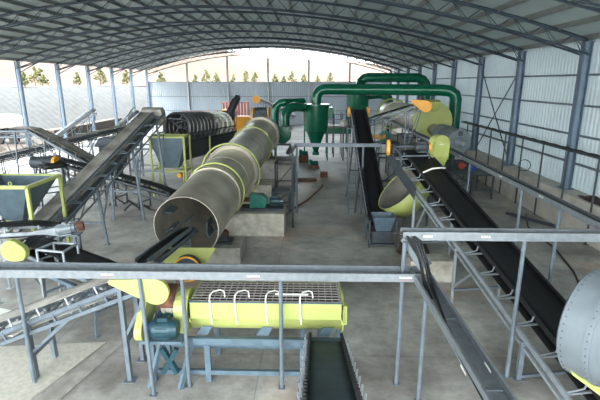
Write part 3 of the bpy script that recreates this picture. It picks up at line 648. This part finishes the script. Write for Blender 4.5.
# vertical dark crusher between them
t = empty('chain_crusher',(-12.2,27,0),'dark upright machine among the conveyors at left, behind the orange ended drum','crusher')
MB().box(-12.7,-11.7,26.5,27.5,1.0,2.6).prism([(-12.9,26.4,2.6),(-11.5,26.4,2.6),(-11.8,26.4,3.1),(-12.6,26.4,3.1)],(0,1.2,0)).build('casing','dark',t,0,.04)
MB().cyl((-11.7,27,1.9),(-11.4,27,1.9),.55,24).build('flywheel','dark',t)
for x in (-12.6,-11.8):
    for y in (26.6,27.4): MB().bar((x,y,0),(x,y,1.0),.1).build('leg','dark',t)
t = empty('working_platform',(-15,34,0),'grey steel platform frame among the conveyors on the left','platform')
for x in (-17.5,-15.5,-13.5):
    for y in (33.5,35.5): MB().bar((x,y,0),(x,y,2.6),.09).build('leg','steel',t)
MB().box(-17.6,-13.4,33.4,35.6,1.55,1.62).build('deck','steel',t)
for z in (2.1,2.6):
    for y in (33.4,35.6): MB().bar((-17.6,y,z),(-13.4,y,z),.05).build('railing','steel',t)
t = empty('ladder',(-18.3,25,0),'red ladder at the left edge of the photo','ladder')
for x in (-18.5,-18.0): MB().bar((x,24.4,0),(x,25.0,2.2),.07).build('rail','red',t)
for i in range(6): MB().bar((-18.5,24.45+i*.1,.3+i*.33),(-18.0,24.45+i*.1,.3+i*.33),.04).build('rung','red',t)
# outside at left: beige cylinder vehicle
t = empty('mixer_truck',(-34,43,0),'beige tank vehicle with a dark round opening outside at the left edge','truck')
MB().rev(V(-35.0,47.5,1.9),V(.9,.2,0),[(0,0),(0,.9),(.25,1.1),(3.2,1.1),(4.4,.8),(4.4,0)],28).build('tank','conc',t)
MB().cyl((-33.5,47.2,1.9),(-33.2,47.25,1.9),1.13,28).build('band','dark',t)
MB().box(-35,-30.4,46.7,48.6,.55,.8).build('chassis','dark',t)
for x in (-34.4,-32.8,-31.2): MB().cyl((x,46.6,.5),(x,46.95,.5),.5,20).build('wheel','tyre',t)
# ------------------------------------------------------------------ back: loader, container, far conveyor
conveyor('elevating_conveyor','steep dark conveyor standing in front of the yellow loader near the end wall','conveyor',(-9.1,43.2,.9),(-7.2,44.6,4.95),.55,'belt','dark',legs=(.75,),depth=.2,splay=0,lace=False,skirt=.12,pan=True)
t = empty('wheel_loader',(-8.3,53,0),'yellow-orange wheel loader parked near the grey end wall','loader')
MB().prism([(-9.2,52,.7),(-6.6,52,.7),(-6.6,52,2.1),(-7.2,52,2.5),(-8.6,52,2.5),(-9.2,52,1.6)],(0,1.6,0)).build('body','orange',t,0,.06)
MB().box(-10.2,-8.9,52.1,53.5,1.2,3.1).build('cab','glass',t,0,.06)
MB().box(-10.3,-8.8,52.0,53.6,3.1,3.25).build('cab_roof','orange',t)
for x in (-9.9,-7.3):
    for y in (51.7,53.6): 
        w_ = MB().rev(V(x,y,.75),V(0,1,0),[(0,.2),(0,.7),(.08,.78),(.32,.78),(.4,.7),(.4,.2)],24).build('tyre','tyre',t)
        MB().cyl((x,y-.02,.75),(x,y+.42,.75),.38,18).build('rim','orange',w_)
t = empty('container',(-10.2,61,0),'faded red panelled container by the end wall behind the loader','container')
MB().box(-11.9,-8.5,60.5,62.5,.15,3.7).build('box','pinkred',t)
m = MB()
for i in range(9): x = -11.85+i*.4; m.box(x,x+.1,60.44,60.5,.3,3.6)
m.build('ribs','white',t)
t = empty('flatbed_truck',(-13.5,45,0),'orange-red truck bed behind the drum screen','truck')
MB().prism([(-13.6,44,1.6),(-9.8,44,1.6),(-9.4,44,3.5),(-12.8,44,3.5)],(0,2,0)).build('bed','red',t)
MB().box(-13.6,-9.4,44.2,45.8,1.1,1.6).build('chassis','dark',t)
m = MB()
for x in (-12.2,-11.2,-10.2,-9.2): m.bar((x,43.9,1.6),(x,43.9,3.5),.08)
m.bar((-12.2,43.9,3.5),(-9.2,43.9,3.5),.08); m.build('rack','dark',t)
MB().box(-11.9,-10.3,43.92,44.4,1.9,2.8).build('engine','orange',t,0,.05)
for x in (-13,-10.4):
    for y in (44.2,45.6): MB().cyl((x,y,.55),(x,y+.35,.55),.55,20).build('wheel','tyre',t)
conveyor('small_conveyor','small far conveyor with an orange head above the duct elbows at the end wall','conveyor',(-2.2,57,2.2),(-6.6,58,4.2),.8,'beltg','steel',legs=(.4,.85),depth=.35)
o = [q for q in col.objects if q.name == 'small_conveyor'][0]; MB().cyl((-6.9,57.2,4.2),(-6.9,57.4,4.2),.5,16).build('head_cover','orange',o)
# ------------------------------------------------------------------ green dust collection ducting
def duct(t, pts, r, name='duct_pipe', n=20, m='green'): return MB().tube(pts, r, n).build(name, m, t)
def bend(p, c, a, b, R, g0=0, g1=PI/2): return arc(c,a,b,R,g0,g1,8)
t = empty('cyclone',(0.35,38,0),'dark green cyclone dust collector with cone bottom in the middle of the hall','cyclone')
MB().rev(V(0.35,38,0),V(0,0,1),[(.55,.0),(.55,.2),(.75,.22),(2.3,.78),(2.35,.95),(2.9,1.0),(4.35,1.06),(4.4,1.14),(4.55,1.14),(4.55,.0)],40).build('body','green',t)
for x, y in ((-.6,37.2),(1.3,37.2),(-.6,38.8),(1.3,38.8)): MB().bar((x,y,0),(x,y,3.0),.1).build('leg','green',t)
MB().box(.4,1.75,37.7,38.4,3.4,4.3).build('inlet_box','green',t,0,.03)
MB().cyl((0.35,38,.35),(0.35,38,.6),.3,16).build('airlock','teal',t)
tag_=empty('outlet_duct',(4.5,37,4.5),'long green duct from the cyclone top across to an elbow by the dryer','duct')
R=.75; pts = [(.35-.9,38,4.55)]; pts = [(.35,38,4.57),(.35,38,4.95),(.42,38,5.3),(.62,38,5.58),(.95,38,5.7),(1.3,38,5.73)]
pts += [(9.6,34.8,5.72),(10.2,34.6,5.65),(10.55,34.5,5.4),(10.65,34.5,5.05),(10.65,34.5,2.6)]
duct(tag_,pts,.42)
m=MB()
for x in (2.2,4.4,6.6,8.6): q=(x-1.3)/8.3; MB().ring((x,38-3.2*q,5.73),(1,-.385,0),.42,.03,24).build('flange','green',tag_)
MB().bar((10.65,34.5,0),(10.65,34.5,2.6),.3).build('support','green',tag_)
t = empty('upper_duct',(7.5,45,0),'second higher green duct arching behind the long one','duct')
duct(t,[(4.6,44,4.0),(4.6,44.5,5.9),(4.7,45,6.3),(5.0,45,6.62),(5.4,45,6.72),(10.1,45,6.68),(10.6,45,6.5),(10.88,45,6.15),(10.92,45,5.8),(10.92,45,3.0)],.44)
MB().bar((10.92,45,0),(10.92,45,3.0),.3).build('support','green',t)
t = empty('cyclone',(4.25,43,0),'second green cyclone behind the black bucket belt head, under the high ducts','cyclone')
MB().rev(V(4.25,43,0),V(0,0,1),[(1.6,.0),(1.6,.25),(3.5,.9),(3.9,1.0),(5.5,1.05),(5.55,1.2),(5.65,1.2),(5.65,0)],36).build('body','green',t)
for x, y in ((3.3,42.3),(5.2,42.3),(3.3,43.7),(5.2,43.7)): MB().bar((x,y,0),(x,y,3.8),.1).build('leg','green',t)
t = empty('side_duct',(6.5,44,0),'short green duct elbow dropping beside the second cyclone','duct')
duct(t,[(5.2,43.5,5.1),(6.3,43.3,5.2),(6.8,43.2,5.1),(7.1,43.2,4.8),(7.2,43.2,4.4),(7.2,43.2,2.5)],.4); MB().bar((7.2,43.2,0),(7.2,43.2,2.5),.25).build('support','green',t)
t = empty('duct_elbow',(-2.9,36.5,0),'left green elbow duct behind the far end of the long rotary drum','duct')
duct(t,[(-2.95,36.8,2.6),(-2.95,36.8,4.0),(-2.85,36.8,4.4),(-2.55,36.8,4.68),(-2.2,36.8,4.72),(-.7,38.2,4.72)],.3); MB().bar((-2.95,36.8,0),(-2.95,36.8,2.6),.2).build('support','green',t)
t = empty('duct_elbow',(-2.0,35,0),'right green elbow duct joining the near cyclone from a round fan','duct')
duct(t,[(-2.05,34.9,3.0),(-2.05,34.9,3.7),(-1.95,34.95,4.1),(-1.65,35.1,4.4),(-1.2,35.5,4.45),(-.6,37.5,4.3)],.36)
t = empty('fan',(-2.2,34.3,0),'round dark green fan casing below the elbow duct','fan')
MB().rev(V(-2.2,33.7,2.5),V(0,1,0),[(0,0),(0,.3),(.02,.62),(.06,.66),(.5,.66),(.54,.6),(.54,0)],30).build('casing','green',t)
MB().box(-2.8,-1.6,33.7,34.4,1.7,1.85).build('base','dark',t)
for x in (-2.75,-1.65): MB().bar((x,34,0),(x,34,1.7),.12).build('leg','dark',t)
MB().cyl((-1.5,34.6,2.7),(-2.2,34.6,2.9),.3,16).build('inlet','lightsteel',t)
# pumps on the floor near the cyclone
for i,(x,y,z,lab) in enumerate(((.05,33.9,.35,'teal pump lying on the floor in front of the cyclone'),(-.75,36.3,.75,'small teal motor under the cyclone cone'))):
    t = empty('pump',(x,y,0),lab,'pump'); MB().rev(V(x-.25,y,z),V(1,.2,0),[(0,0),(0,.26),(.1,.3),(.25,.26),(.3,.16),(.7,.16),(.7,0)],20).build('body','teal',t)
    MB().box(x-.3,x+.5,y-.2,y+.2,0,z-.15).build('base','rust',t)
# pit edge / rusty steel beam on the floor and a cable
tag(MB().box(-.95,.35,29.0,29.6,0,.12).build('steel_plate','rust',None,0,.02),'rusty plate lying on the floor between the thin tray posts','plate')
tag(MB().tube([(-1.6,19.6,.03),(-1.0,22,.03),(-.2,24.0,.03),(.6,27,.03),(.7,27.8,.03)],.05,6).build('floor_cable','rust'),'dark brown cable snaking over the floor from the drum drive','cable')
tag(MB().tube([(8.2,12.5,.03),(9.0,14.6,.03),(9.5,16.8,.03),(9.7,19.5,.03),(10.5,21.5,.03)],.03,6).build('floor_cable','cable'),'black cable lying on the floor by the side wall','cable')
tag(MB().bar((9.6,21.6,.06),(10.9,19.6,.06),.12).build('steel_bar','dark'),'dark bar lying on the floor against the low concrete wall','bar')
tag(MB().ring((11.35,24.1,2.0),(.4,1,0),.3,.02,30,6).build('cable_coil','cable'),'round black coil hanging by the base of a wall column','cable coil')
rubble(11.5,18.0,.3,1.3,.22,'small heap of soil on top of the low concrete wall beside the nearest wall column',3,'mud')
bpy.data.objects[[q.name for q in col.objects if q.name.startswith('rubble_pile')][-1]].location.z += 1.62
# ------------------------------------------------------------------ centre: hopper and sidewall elevator
t = empty('boot_hopper',(2.9,17.1,0),'small dark hopper on the floor at the foot of the black bucket belt','hopper')
vs = [(2.42,16.9,1.2),(3.28,16.9,1.2),(3.28,17.7,1.2),(2.42,17.7,1.2),(2.58,17.0,.6),(3.12,17.0,.6),(3.12,17.6,.6),(2.58,17.6,.6)]
MB().add(vs,[(i,(i+1)%4,(i+1)%4+4,i+4) for i in range(4)]).build('bin','frameblue',t,solid=.02)
MB().box(2.4,3.2,16.95,17.7,.12,.58).build('boot','dark',t,0,.03)
for x in (2.28,3.32):
    for y in (16.85,17.8): MB().bar((x,y,0),(x,y,1.1),.06).build('leg','dark',t)
MB().bar((2.28,16.85,.1),(3.32,16.85,.1),.08).bar((2.28,16.85,.62),(3.32,16.85,.62),.05).build('cross_bar','dark',t)
t, P, Ln, d, s, n_ = conveyor('bucket_belt','steep black sidewall belt conveyor rising from the small floor hopper to the green cyclones','conveyor',(2.85,17.9,.45),(2.75,27.2,4.6),.72,'belt','dark',legs=(.4,.75),depth=.2,pitch=1.2,trough=0,splay=.1)
for sg in (-1,1):
    m = MB(); k = 90
    for i in range(k):
        a0, a1 = .1+(Ln-.2)*i/k, .1+(Ln-.2)*(i+1)/k; e0, e1 = (.03 if i%2 else -.03), (-.03 if i%2 else .03)
        m.add([P(a0,sg*.36+e0,.12),P(a1,sg*.36+e1,.12),P(a1,sg*.36+e1,.32),P(a0,sg*.36+e0,.32)],[(0,1,2,3)])
    m.build('sidewall','belt',t,solid=.012)
    MB().cyl(P(Ln,sg*.5,0),P(Ln,sg*.62,0),.28,18).build('head_cover','orange',t)
for i in range(26): a0 = .3+i*.37; MB().bar(P(a0,-.46,.0),P(a0,-.5,.3),.04).build('side_bracket','lightsteel',t)
t = empty('access_ladder',(2.1,22,0),'grey steel ladder beside the left edge of the black bucket belt','ladder')
for x in (1.85,2.25): MB().bar((x,21.6,0),(x+.1,25.2,4.0),.05).build('rail','steel',t)
for i in range(11): f = (i+.5)/11; MB().bar((1.85+.1*f,21.6+3.6*f,4*f),(2.25+.1*f,21.6+3.6*f,4*f),.035).build('rung','steel',t)
# conveyor to the dryer
t, P, Ln, d, s, n_ = conveyor('dryer_feed_conveyor','inclined dark conveyor with an orange teardrop guard rising right towards the lime dryer disc','conveyor',(3.2,27.6,3.95),(6.1,26.4,5.0),.6,'belt','steel',legs=(.15,.8),depth=.25,pitch=.6)
hood((6.35,25.9,4.98),(5.65,25.95,5.25),.33,.12,(0,-.15,0)).build('pulley_guard','orange',t,0,.03)
# ------------------------------------------------------------------ second dryer
DY, DZ, DX = 31.0, 3.75, 8.05
t = empty('dryer_drum',(DX,36,0),'pale rotary dryer with a big lime disc facing the viewer on the right side','dryer')
MB().rev(V(DX-1.0,42,3.55),V(1.0,-11,.2),[(0,0),(0,1.0),(2,1.0),(2,1.12),(2.25,1.12),(2.25,1.0),(8,1.0),(8,1.12),(8.25,1.12),(8.25,1.0),(10.8,1.0),(10.8,0)],48).build('shell','pale',t)
for a0 in (.6,1.2): MB().ring(V(DX-1.0,42,3.55)+V(1.0,-11,.2).normalized()*a0,V(1.0,-11,.2),1.3,.05,48).build('hoop','lime',t)
MB().cyl((DX,DY,DZ),(DX,DY-.38,DZ),1.3,56).build('disc_hood','lime',t,0,.03)
MB().prism([(DX-.55,30.62,5.05),(DX+.45,30.62,5.05),(DX+.3,30.45,4.55),(DX,30.4,4.35),(DX-.3,30.45,4.55)],(0,.5,.12)).build('top_cap','lime',t,0,.02)
for y in (33,40): MB().box(DX-1.2,DX+.9,y-.4,y+.4,0,1.9).build('support_base','conc',t)
MB().box(DX-.9,DX+1.0,30.7,30.95,0,2.5).build('hood_stand','dark',t)
t = empty('burner',(8.75,28,0),'blue-grey cylindrical burner drum in front of the lime dryer disc','burner')
BA, BU = V(8.35,29.6,3.0), V(.42,-3.2,-.16).normalized()
MB().rev(V(8.08,30.6,3.25),V(.12,-1,-.12),[(0,.36),(1.05,.36)],28).build('neck','drum',t,solid=.03)
MB().rev(BA,BU,[(0,.38),(0,.6),(.12,.7),(.9,.7),(.92,.73),(1.0,.73),(1.02,.7),(2.6,.7),(2.62,.74),(2.72,.74),(2.74,.7)],44).build('body','tank',t)
MB().cyl(BA+BU*2.6,BA+BU*2.75,.7,40).build('end_plate','tank',t)
e = BA+BU*2.75
MB().rev(e,BU,[(0,0),(0,.3),(.2,.26),(.35,.14),(.5,.12),(.5,0)],20).build('nozzle','lightsteel',t)
MB().box(e.x-.12,e.x+.12,e.y-.12,e.y+.02,e.z+.4,e.z+.65).build('port','dark',t)
for y in (27.4,29.2):
    for x in (8.0,8.6): MB().bar((x,y,1.4),(x,y,2.4),.12).build('saddle','dark',t)
t = empty('burner_table',(8.6,27,0),'dark steel table frame carrying the burner and its small motors','table')
for x in (7.4,8.8,10.0):
    for y in (24.6,27.0,29.4): MB().bar((x,y,0),(x,y,1.35),.09).build('leg','dark',t)
MB().box(7.3,10.1,24.5,29.5,1.33,1.4).build('top','dark',t)
m = MB()
for y in (24.6,29.4): m.bar((7.4,y,.5),(10.0,y,.5),.06); m.bar((7.4,y,.2),(8.8,y,1.3),.05)
m.build('brace','dark',t)
motor('pump_motor',(8.9,24.9,1.72),(1,0,0),.17,.4,'blue','small blue motor on the dark table below the burner')
motor('pump_motor',(8.35,25.1,1.8),(1,.2,0),.15,.3,'red','small red pump on the dark table below the burner')
# orange motors and teal fan under the far dryer end
t = empty('blower',(5.2,31.5,0),'teal blower with orange drive motors on a stand behind the bucket belt','blower')
MB().rev(V(5.0,31.2,2.7),V(0,1,0),[(0,0),(0,.4),(.3,.4),(.3,0)],24).build('casing','teal',t)
for x in (4.1,4.6): MB().cyl((x,31.0,2.65),(x+.42,31.0,2.7),.16,16).build('motor','orange',t)
MB().box(3.9,6.0,30.8,32.0,2.2,2.3).build('deck','dark',t)
for x in (4.0,4.6,5.3,5.9): 
    for y in (30.9,31.9): MB().bar((x,y,0),(x,y,2.2),.08).build('leg','dark',t)
# far platform left of the elevator head
t = empty('working_platform',(2.4,40,0),'dark steel platform with railings and many posts between the cyclone and the bucket belt','platform')
for x in (1.3,1.9,2.6,3.3):
    for y in (39,41): MB().bar((x,y,0),(x,y,3.7),.08).build('leg','dark',t)
MB().box(.9,3.6,38.8,41.2,2.55,2.65).build('deck','dark',t)
MB().box(1.0,3.4,38.95,39.2,2.0,2.5).build('green_panel','green',t)
m = MB()
for z in (3.2,3.65): MB().bar((.9,38.9,z),(3.6,38.9,z),.06).build('railing','steel',t)
t = empty('storage_tank',(3.1,40,0),'small pale horizontal tank left of the bucket belt head','tank')
MB().rev(V(2.45,36.5,3.1),V(.2,1,0),[(0,0),(.0,.15),(.12,.28),(1.2,.28),(1.35,.15),(1.35,0)],24).build('body','pale',t); MB().bar((2.6,37.1,0),(2.6,37.1,2.75),.12).build('stand','dark',t)
# ------------------------------------------------------------------ right conveyor
t, P, Ln, d, s, n_ = conveyor('main_conveyor','long black belt conveyor with galvanised frame rising from bottom right to a lime guard','conveyor',(5.66,6.3,.28),(3.79,18,3.55),.9,'belt','lightsteel',legs=(),depth=.18,pitch=.85,off=.22,fw=1.42,skirt=.14,skirtm='belt',lace=False,trough=.08)
MB().bar(P(0,-.71,-.16),P(Ln,-.71,-.16),.06).bar(P(0,.71,-.16),P(Ln,.71,-.16),.06).build('lower_rail','lightsteel',t)
MB().bar(P(.2,.73,.12),P(Ln-.4,.73,.12),.02,.26,n_).build('side_plate','belt',t)
MB().bar(P(9.2,-.74,-.12),P(Ln+.1,-.74,-.12),.015,.42,n_).build('side_sheet','dark',t)
for f,w_ in ((.215,.1),(.49,.07),(.76,.07)):
    for sg in (-1,1):
        p = P(Ln*f,sg*.71,-.05); MB().bar(p,(p.x,p.y,0),w_).box(p.x-.1,p.x+.1,p.y-.08,p.y+.08,0,.015).build('leg','lightsteel' if f > .3 else 'steel',t)
    p, q = P(Ln*f,-.71,0), P(Ln*f,.71,0); h_ = .08 if f < .3 else p.z*.3
    MB().bar((p.x,p.y,h_),(q.x,q.y,h_),.06).build('cross_bar','steel',t)
    if f > .3:
        for g_, e_ in ((p,-.71),(q,.71)): MB().bar((g_.x,g_.y,p.z*.35),P(Ln*f-1.0,e_,-.16),.05).build('stay','lightsteel',t)
# head frame
m = MB()
for sg in (-1,1):
    m.bar(P(Ln-.9,sg*.55,0),P(Ln-.9,sg*.55,.3),.05).bar(P(Ln,sg*.55,0),P(Ln,sg*.55,.3),.05).bar(P(Ln-.9,sg*.55,.3),P(Ln,sg*.55,.3),.05)
m.bar(P(Ln-.9,-.55,.3),P(Ln-.9,.55,.3),.05).bar(P(Ln,-.55,.3),P(Ln,.55,.3),.05); m.build('head_frame','steel',t)
MB().tube([P(Ln-2.2,-.2,.25),P(Ln-2.25,.1,.42),P(Ln-2.2,.45,.42),P(Ln-2.0,.7,.3)],.03,8).build('hoop_bar','white',t)
c = P(Ln,-.85,.22); hood(c+V(0,0,-.1),c+V(0,0,.22),.17,.14,(.12,.0,0)).build('end_guard','orange',t,0,.03)
gmo = motor('gear_motor',(4.2,17.3,3.9),(1,-.1,.05),.17,.5,'dark','dark gear motor with orange cap at the head of the long right conveyor')
MB().cyl((4.46,17.27,3.91),(4.54,17.26,3.915),.15,18).build('end_cap','orange',gmo)
t = empty('belt_guard',(4.95,17.5,2.8),'tall lime teardrop belt guard hanging at the head of the long right conveyor','guard')
c0, c1 = V(4.92,17.2,4.0), V(5.0,17.5,2.95)
w_ = V(.32,.12,0); dd = (c1-c0).normalized()
hood(c0,c1,.36,.1,V(-.3,1,0).normalized()*.3,16)
gx = V(1,.35,0).normalized(); gy = V(-.35,1,0).normalized()
out = [c0+gx*.36*math.cos(g)+V(0,0,1)*.36*math.sin(g) for g in [PI*i/10 for i in range(11)]]
out += [c0+gx*(-.34)+V(0,0,-.4), c1+gx*(-.12), c1+gx*.02+V(0,0,-.1), c1+gx*.1, c0+gx*.34+V(0,0,-.45)]
MB().prism(out, gy*.04).build('face_plate','lime',t)
MB().add([p for q in out for p in (q, q+gy*.34)],[(i*2,i*2+1,(i*2+3)%(2*len(out)),(i*2+2)%(2*len(out))) for i in range(len(out))]).build('rim','lime',t,solid=.02)
marks(t,c0+V(.0,-.02,.0),gx,(0,0,1),-gy,.05,4,8,False)
# curved pan-like hood below the head of the right conveyor
t = empty('curved_chute',(3.4,18.9,0),'large open curved chute, grey inside and lime outside, under the long right conveyor','chute')
ca, cu = V(4.2,18.3,1.55), V(-.72,-.12,.68).normalized()
MB().rev(ca,cu,[(0,.95),(.8,1.13)],48,up=(0,1,0)).build('outer_skin','lime',t,solid=.01)
MB().rev(ca+cu*.005,cu,[(0,0),(0,.93),(.79,1.105)],48,up=(0,1,0)).build('inner_lining','druminner',t,solid=.01)
MB().ring(ca+cu*.8,cu,1.12,.025,48).build('rim','lime',t)
MB().bar((3.9,18.4,0),(3.95,18.4,.8),.12).build('stand','dark',t)
tag(MB().tube([(3.9,16.4,.0),(3.9,16.4,.3)],.62,24,True,[.62,.5]).build('spoil_heap','mud',None),'low dark brown heap of spilled material under the long right conveyor','heap')
tag(MB().box(3.2,4.6,13.6,14.3,0,.75).build('concrete_block','stainconc',None,0,.04),'pale concrete block under the long right conveyor behind the tray corner','concrete block')
# ------------------------------------------------------------------ grey tank at the bottom right
t = empty('cylinder_tank',(5.9,7.2,0),'large riveted blue-grey cylinder at the bottom right corner','tank')
tc_, tu2 = V(5.02,7.6,2.08), V(.56,-.82,.03).normalized()
MB().rev(tc_,tu2,[(-.12,0),(-.11,.3),(-.06,.7),(.0,.93),(.04,.98),(.45,.98),(.45,1.0),(.56,1.0),(.56,.98),(1.1,.98),(1.1,1.0),(1.2,1.0),(1.2,.98),(2.2,.98),(2.2,0)],64).build('shell','tank',t)
m = MB(); uu = tu2.cross(V(0,0,1)).normalized(); ww = uu.cross(tu2)
for i in range(48):
    g0 = 2*PI*i/48
    for a0 in (.1,.505,1.15): p = tc_+tu2*a0+(uu*math.cos(g0)+ww*math.sin(g0))*(1.0 if a0 > .3 else .985); m.box(p.x-.01,p.x+.01,p.y-.01,p.y+.01,p.z-.01,p.z+.01)
tag(m.build('rivets','steel',t), kind='stuff')
MB().box(5.3,7.1,6.75,6.95,1.02,1.14).box(5.9,7.1,6.0,6.2,1.02,1.14).box(6.95,7.1,6.0,6.95,1.02,1.14).build('saddle','steel',t)
MB().prism([(4.42,7.0,1.66),(5.4,7.0,1.0),(5.4,7.0,.72),(4.6,7.0,1.33)],(0,.05,0)).build('lime_strip','lime',t)
for x in (6.6,7.02):
    for y in (6.1,6.85): MB().bar((x,y,0),(x,y,1.1),.1).build('leg','steel',t)
# ------------------------------------------------------------------ things lying about
def sheet(pts, m, name, lab, cat, h=.02): return tag(MB().prism([(x,y,.002) for x,y in pts],(0,0,h)).build(name,m),lab,cat)
sheet([(-8.2,7.0),(-5.9,7.2),(-5.1,9.9),(-7.9,9.6)],'pale','plywood_sheet','large pale sheet lying flat on the floor under the lower left conveyor','sheet')
sheet([(-5.7,7.3),(-5.2,7.4),(-4.6,10.1),(-4.95,10.2)],'conc','plywood_sheet','narrow grey sheet lying along the edge of the large pale sheet at lower left','sheet')
tag(MB().prism([(-9.3,10.4,0),(-7.6,10.1,0),(-7.3,11.0,0),(-8.9,11.5,0)],(0,0,.06)).build('plastic_film','white'),'crumpled whitish film on the floor behind the lower left conveyor','plastic film')
for i,(x,y,lab) in enumerate(((-9.4,21.6,'dark drooping hose end on the floor between the left conveyor legs'),(-10.6,22.6,'dark tangled cable on the floor by the orange stained patch'))):
    tag(MB().tube([(x,y,.04),(x+.3,y+.3,.35),(x+.7,y+.35,.04),(x+1.0,y+.1,.3),(x+1.3,y+.2,.04),(x+2.2,y-.2,.04)],.05,6).build('hose','cable'),lab,'hose')
def frame_table(x0,x1,y0,y1,h,lab,m='dark',shelf=True):
    t = empty('equipment_stand',((x0+x1)/2,(y0+y1)/2,0),lab,'frame')
    for x in (x0,x1):
        for y in (y0,y1): MB().bar((x,y,0),(x,y,h),.09).build('leg',m,t)
    for a,b_ in (((x0,y0),(x1,y0)),((x0,y1),(x1,y1)),((x0,y0),(x0,y1)),((x1,y0),(x1,y1))):
        MB().bar((*a,h),(*b_,h),.09).build('top_bar',m,t)
        if shelf: MB().bar((*a,h*.35),(*b_,h*.35),.06).build('lower_bar',m,t)
    MB().bar((x0,y0,h*.35),(x1,y0,h),.05).build('brace',m,t)
frame_table(-2.0,-1.0,24.6,26.0,1.9,'dark steel frame standing beside the long drum, behind the third concrete pier')
frame_table(-1.9,-1.1,21.4,22.1,1.1,'small dark steel frame beside the wide concrete pier')
frame_table(5.2,6.9,19.6,22.2,2.0,'dark open steel frame right of the upper end of the long black conveyor','dark')
frame_table(3.6,5.4,24.0,25.4,2.4,'dark open steel frame behind the head of the long black conveyor','dark')
frame_table(6.9,8.3,33.9,36.5,2.3,'dark open steel frame below the pale dryer shell','dark')
frame_table(-11.6,-10.2,28.2,30.4,2.2,'dark steel frame left of the black drum screen','steel')
frame_table(-13.6,-12.6,17.6,18.8,1.2,'small steel frame behind the lime framed hopper at left','dark')
tag(MB().box(.6,1.1,30.2,30.6,0,.35).build('wooden_crate','rust',None,0,.02),'small brown box on the floor in front of the green cyclone','box')
# ------------------------------------------------------------------ camera, light
sc = bpy.context.scene
cam = bpy.data.cameras.new('camera'); co = bpy.data.objects.new('camera', cam); col.objects.link(co)
cam.sensor_width = 36; cam.lens = 452/600*36; cam.clip_end = 2000; cam.clip_start = .05
co.location = (0,0,6.3); yaw = math.atan(12*math.cos(math.radians(14.63))/452)
co.rotation_euler = (math.radians(90-14.63),0,yaw); sc.camera = co
w = bpy.data.worlds.new('sky'); sc.world = w; w.use_nodes = True; nt = w.node_tree
bg = nt.nodes['Background']; sky = nt.nodes.new('ShaderNodeTexSky'); sky.sky_type = 'NISHITA'; sky.sun_disc = False
sky.sun_elevation = math.radians(55); sky.sun_rotation = math.radians(200); sky.air_density = 1.0; sky.dust_density = 4; sky.ozone_density = 1.5
mx = nt.nodes.new('ShaderNodeMixRGB'); mx.inputs['Fac'].default_value = .8; mx.inputs[2].default_value = (7.9,8.45,8.7,1)
nt.links.new(sky.outputs[0], mx.inputs[1]); nt.links.new(mx.outputs[0], bg.inputs['Color']); bg.inputs['Strength'].default_value = .62
sun = bpy.data.lights.new('sun','SUN'); so = bpy.data.objects.new('sun', sun); col.objects.link(so); sun.energy = 2.5; sun.angle = math.radians(8); sun.color = (1,.96,.9)
so.rotation_euler = Vector((.45,.75,-1.25)).to_track_quat('-Z','Y').to_euler()
sc.view_settings.view_transform = 'Standard'; sc.view_settings.look = 'None'; sc.view_settings.gamma = 1; sc.view_settings.exposure = 1.28
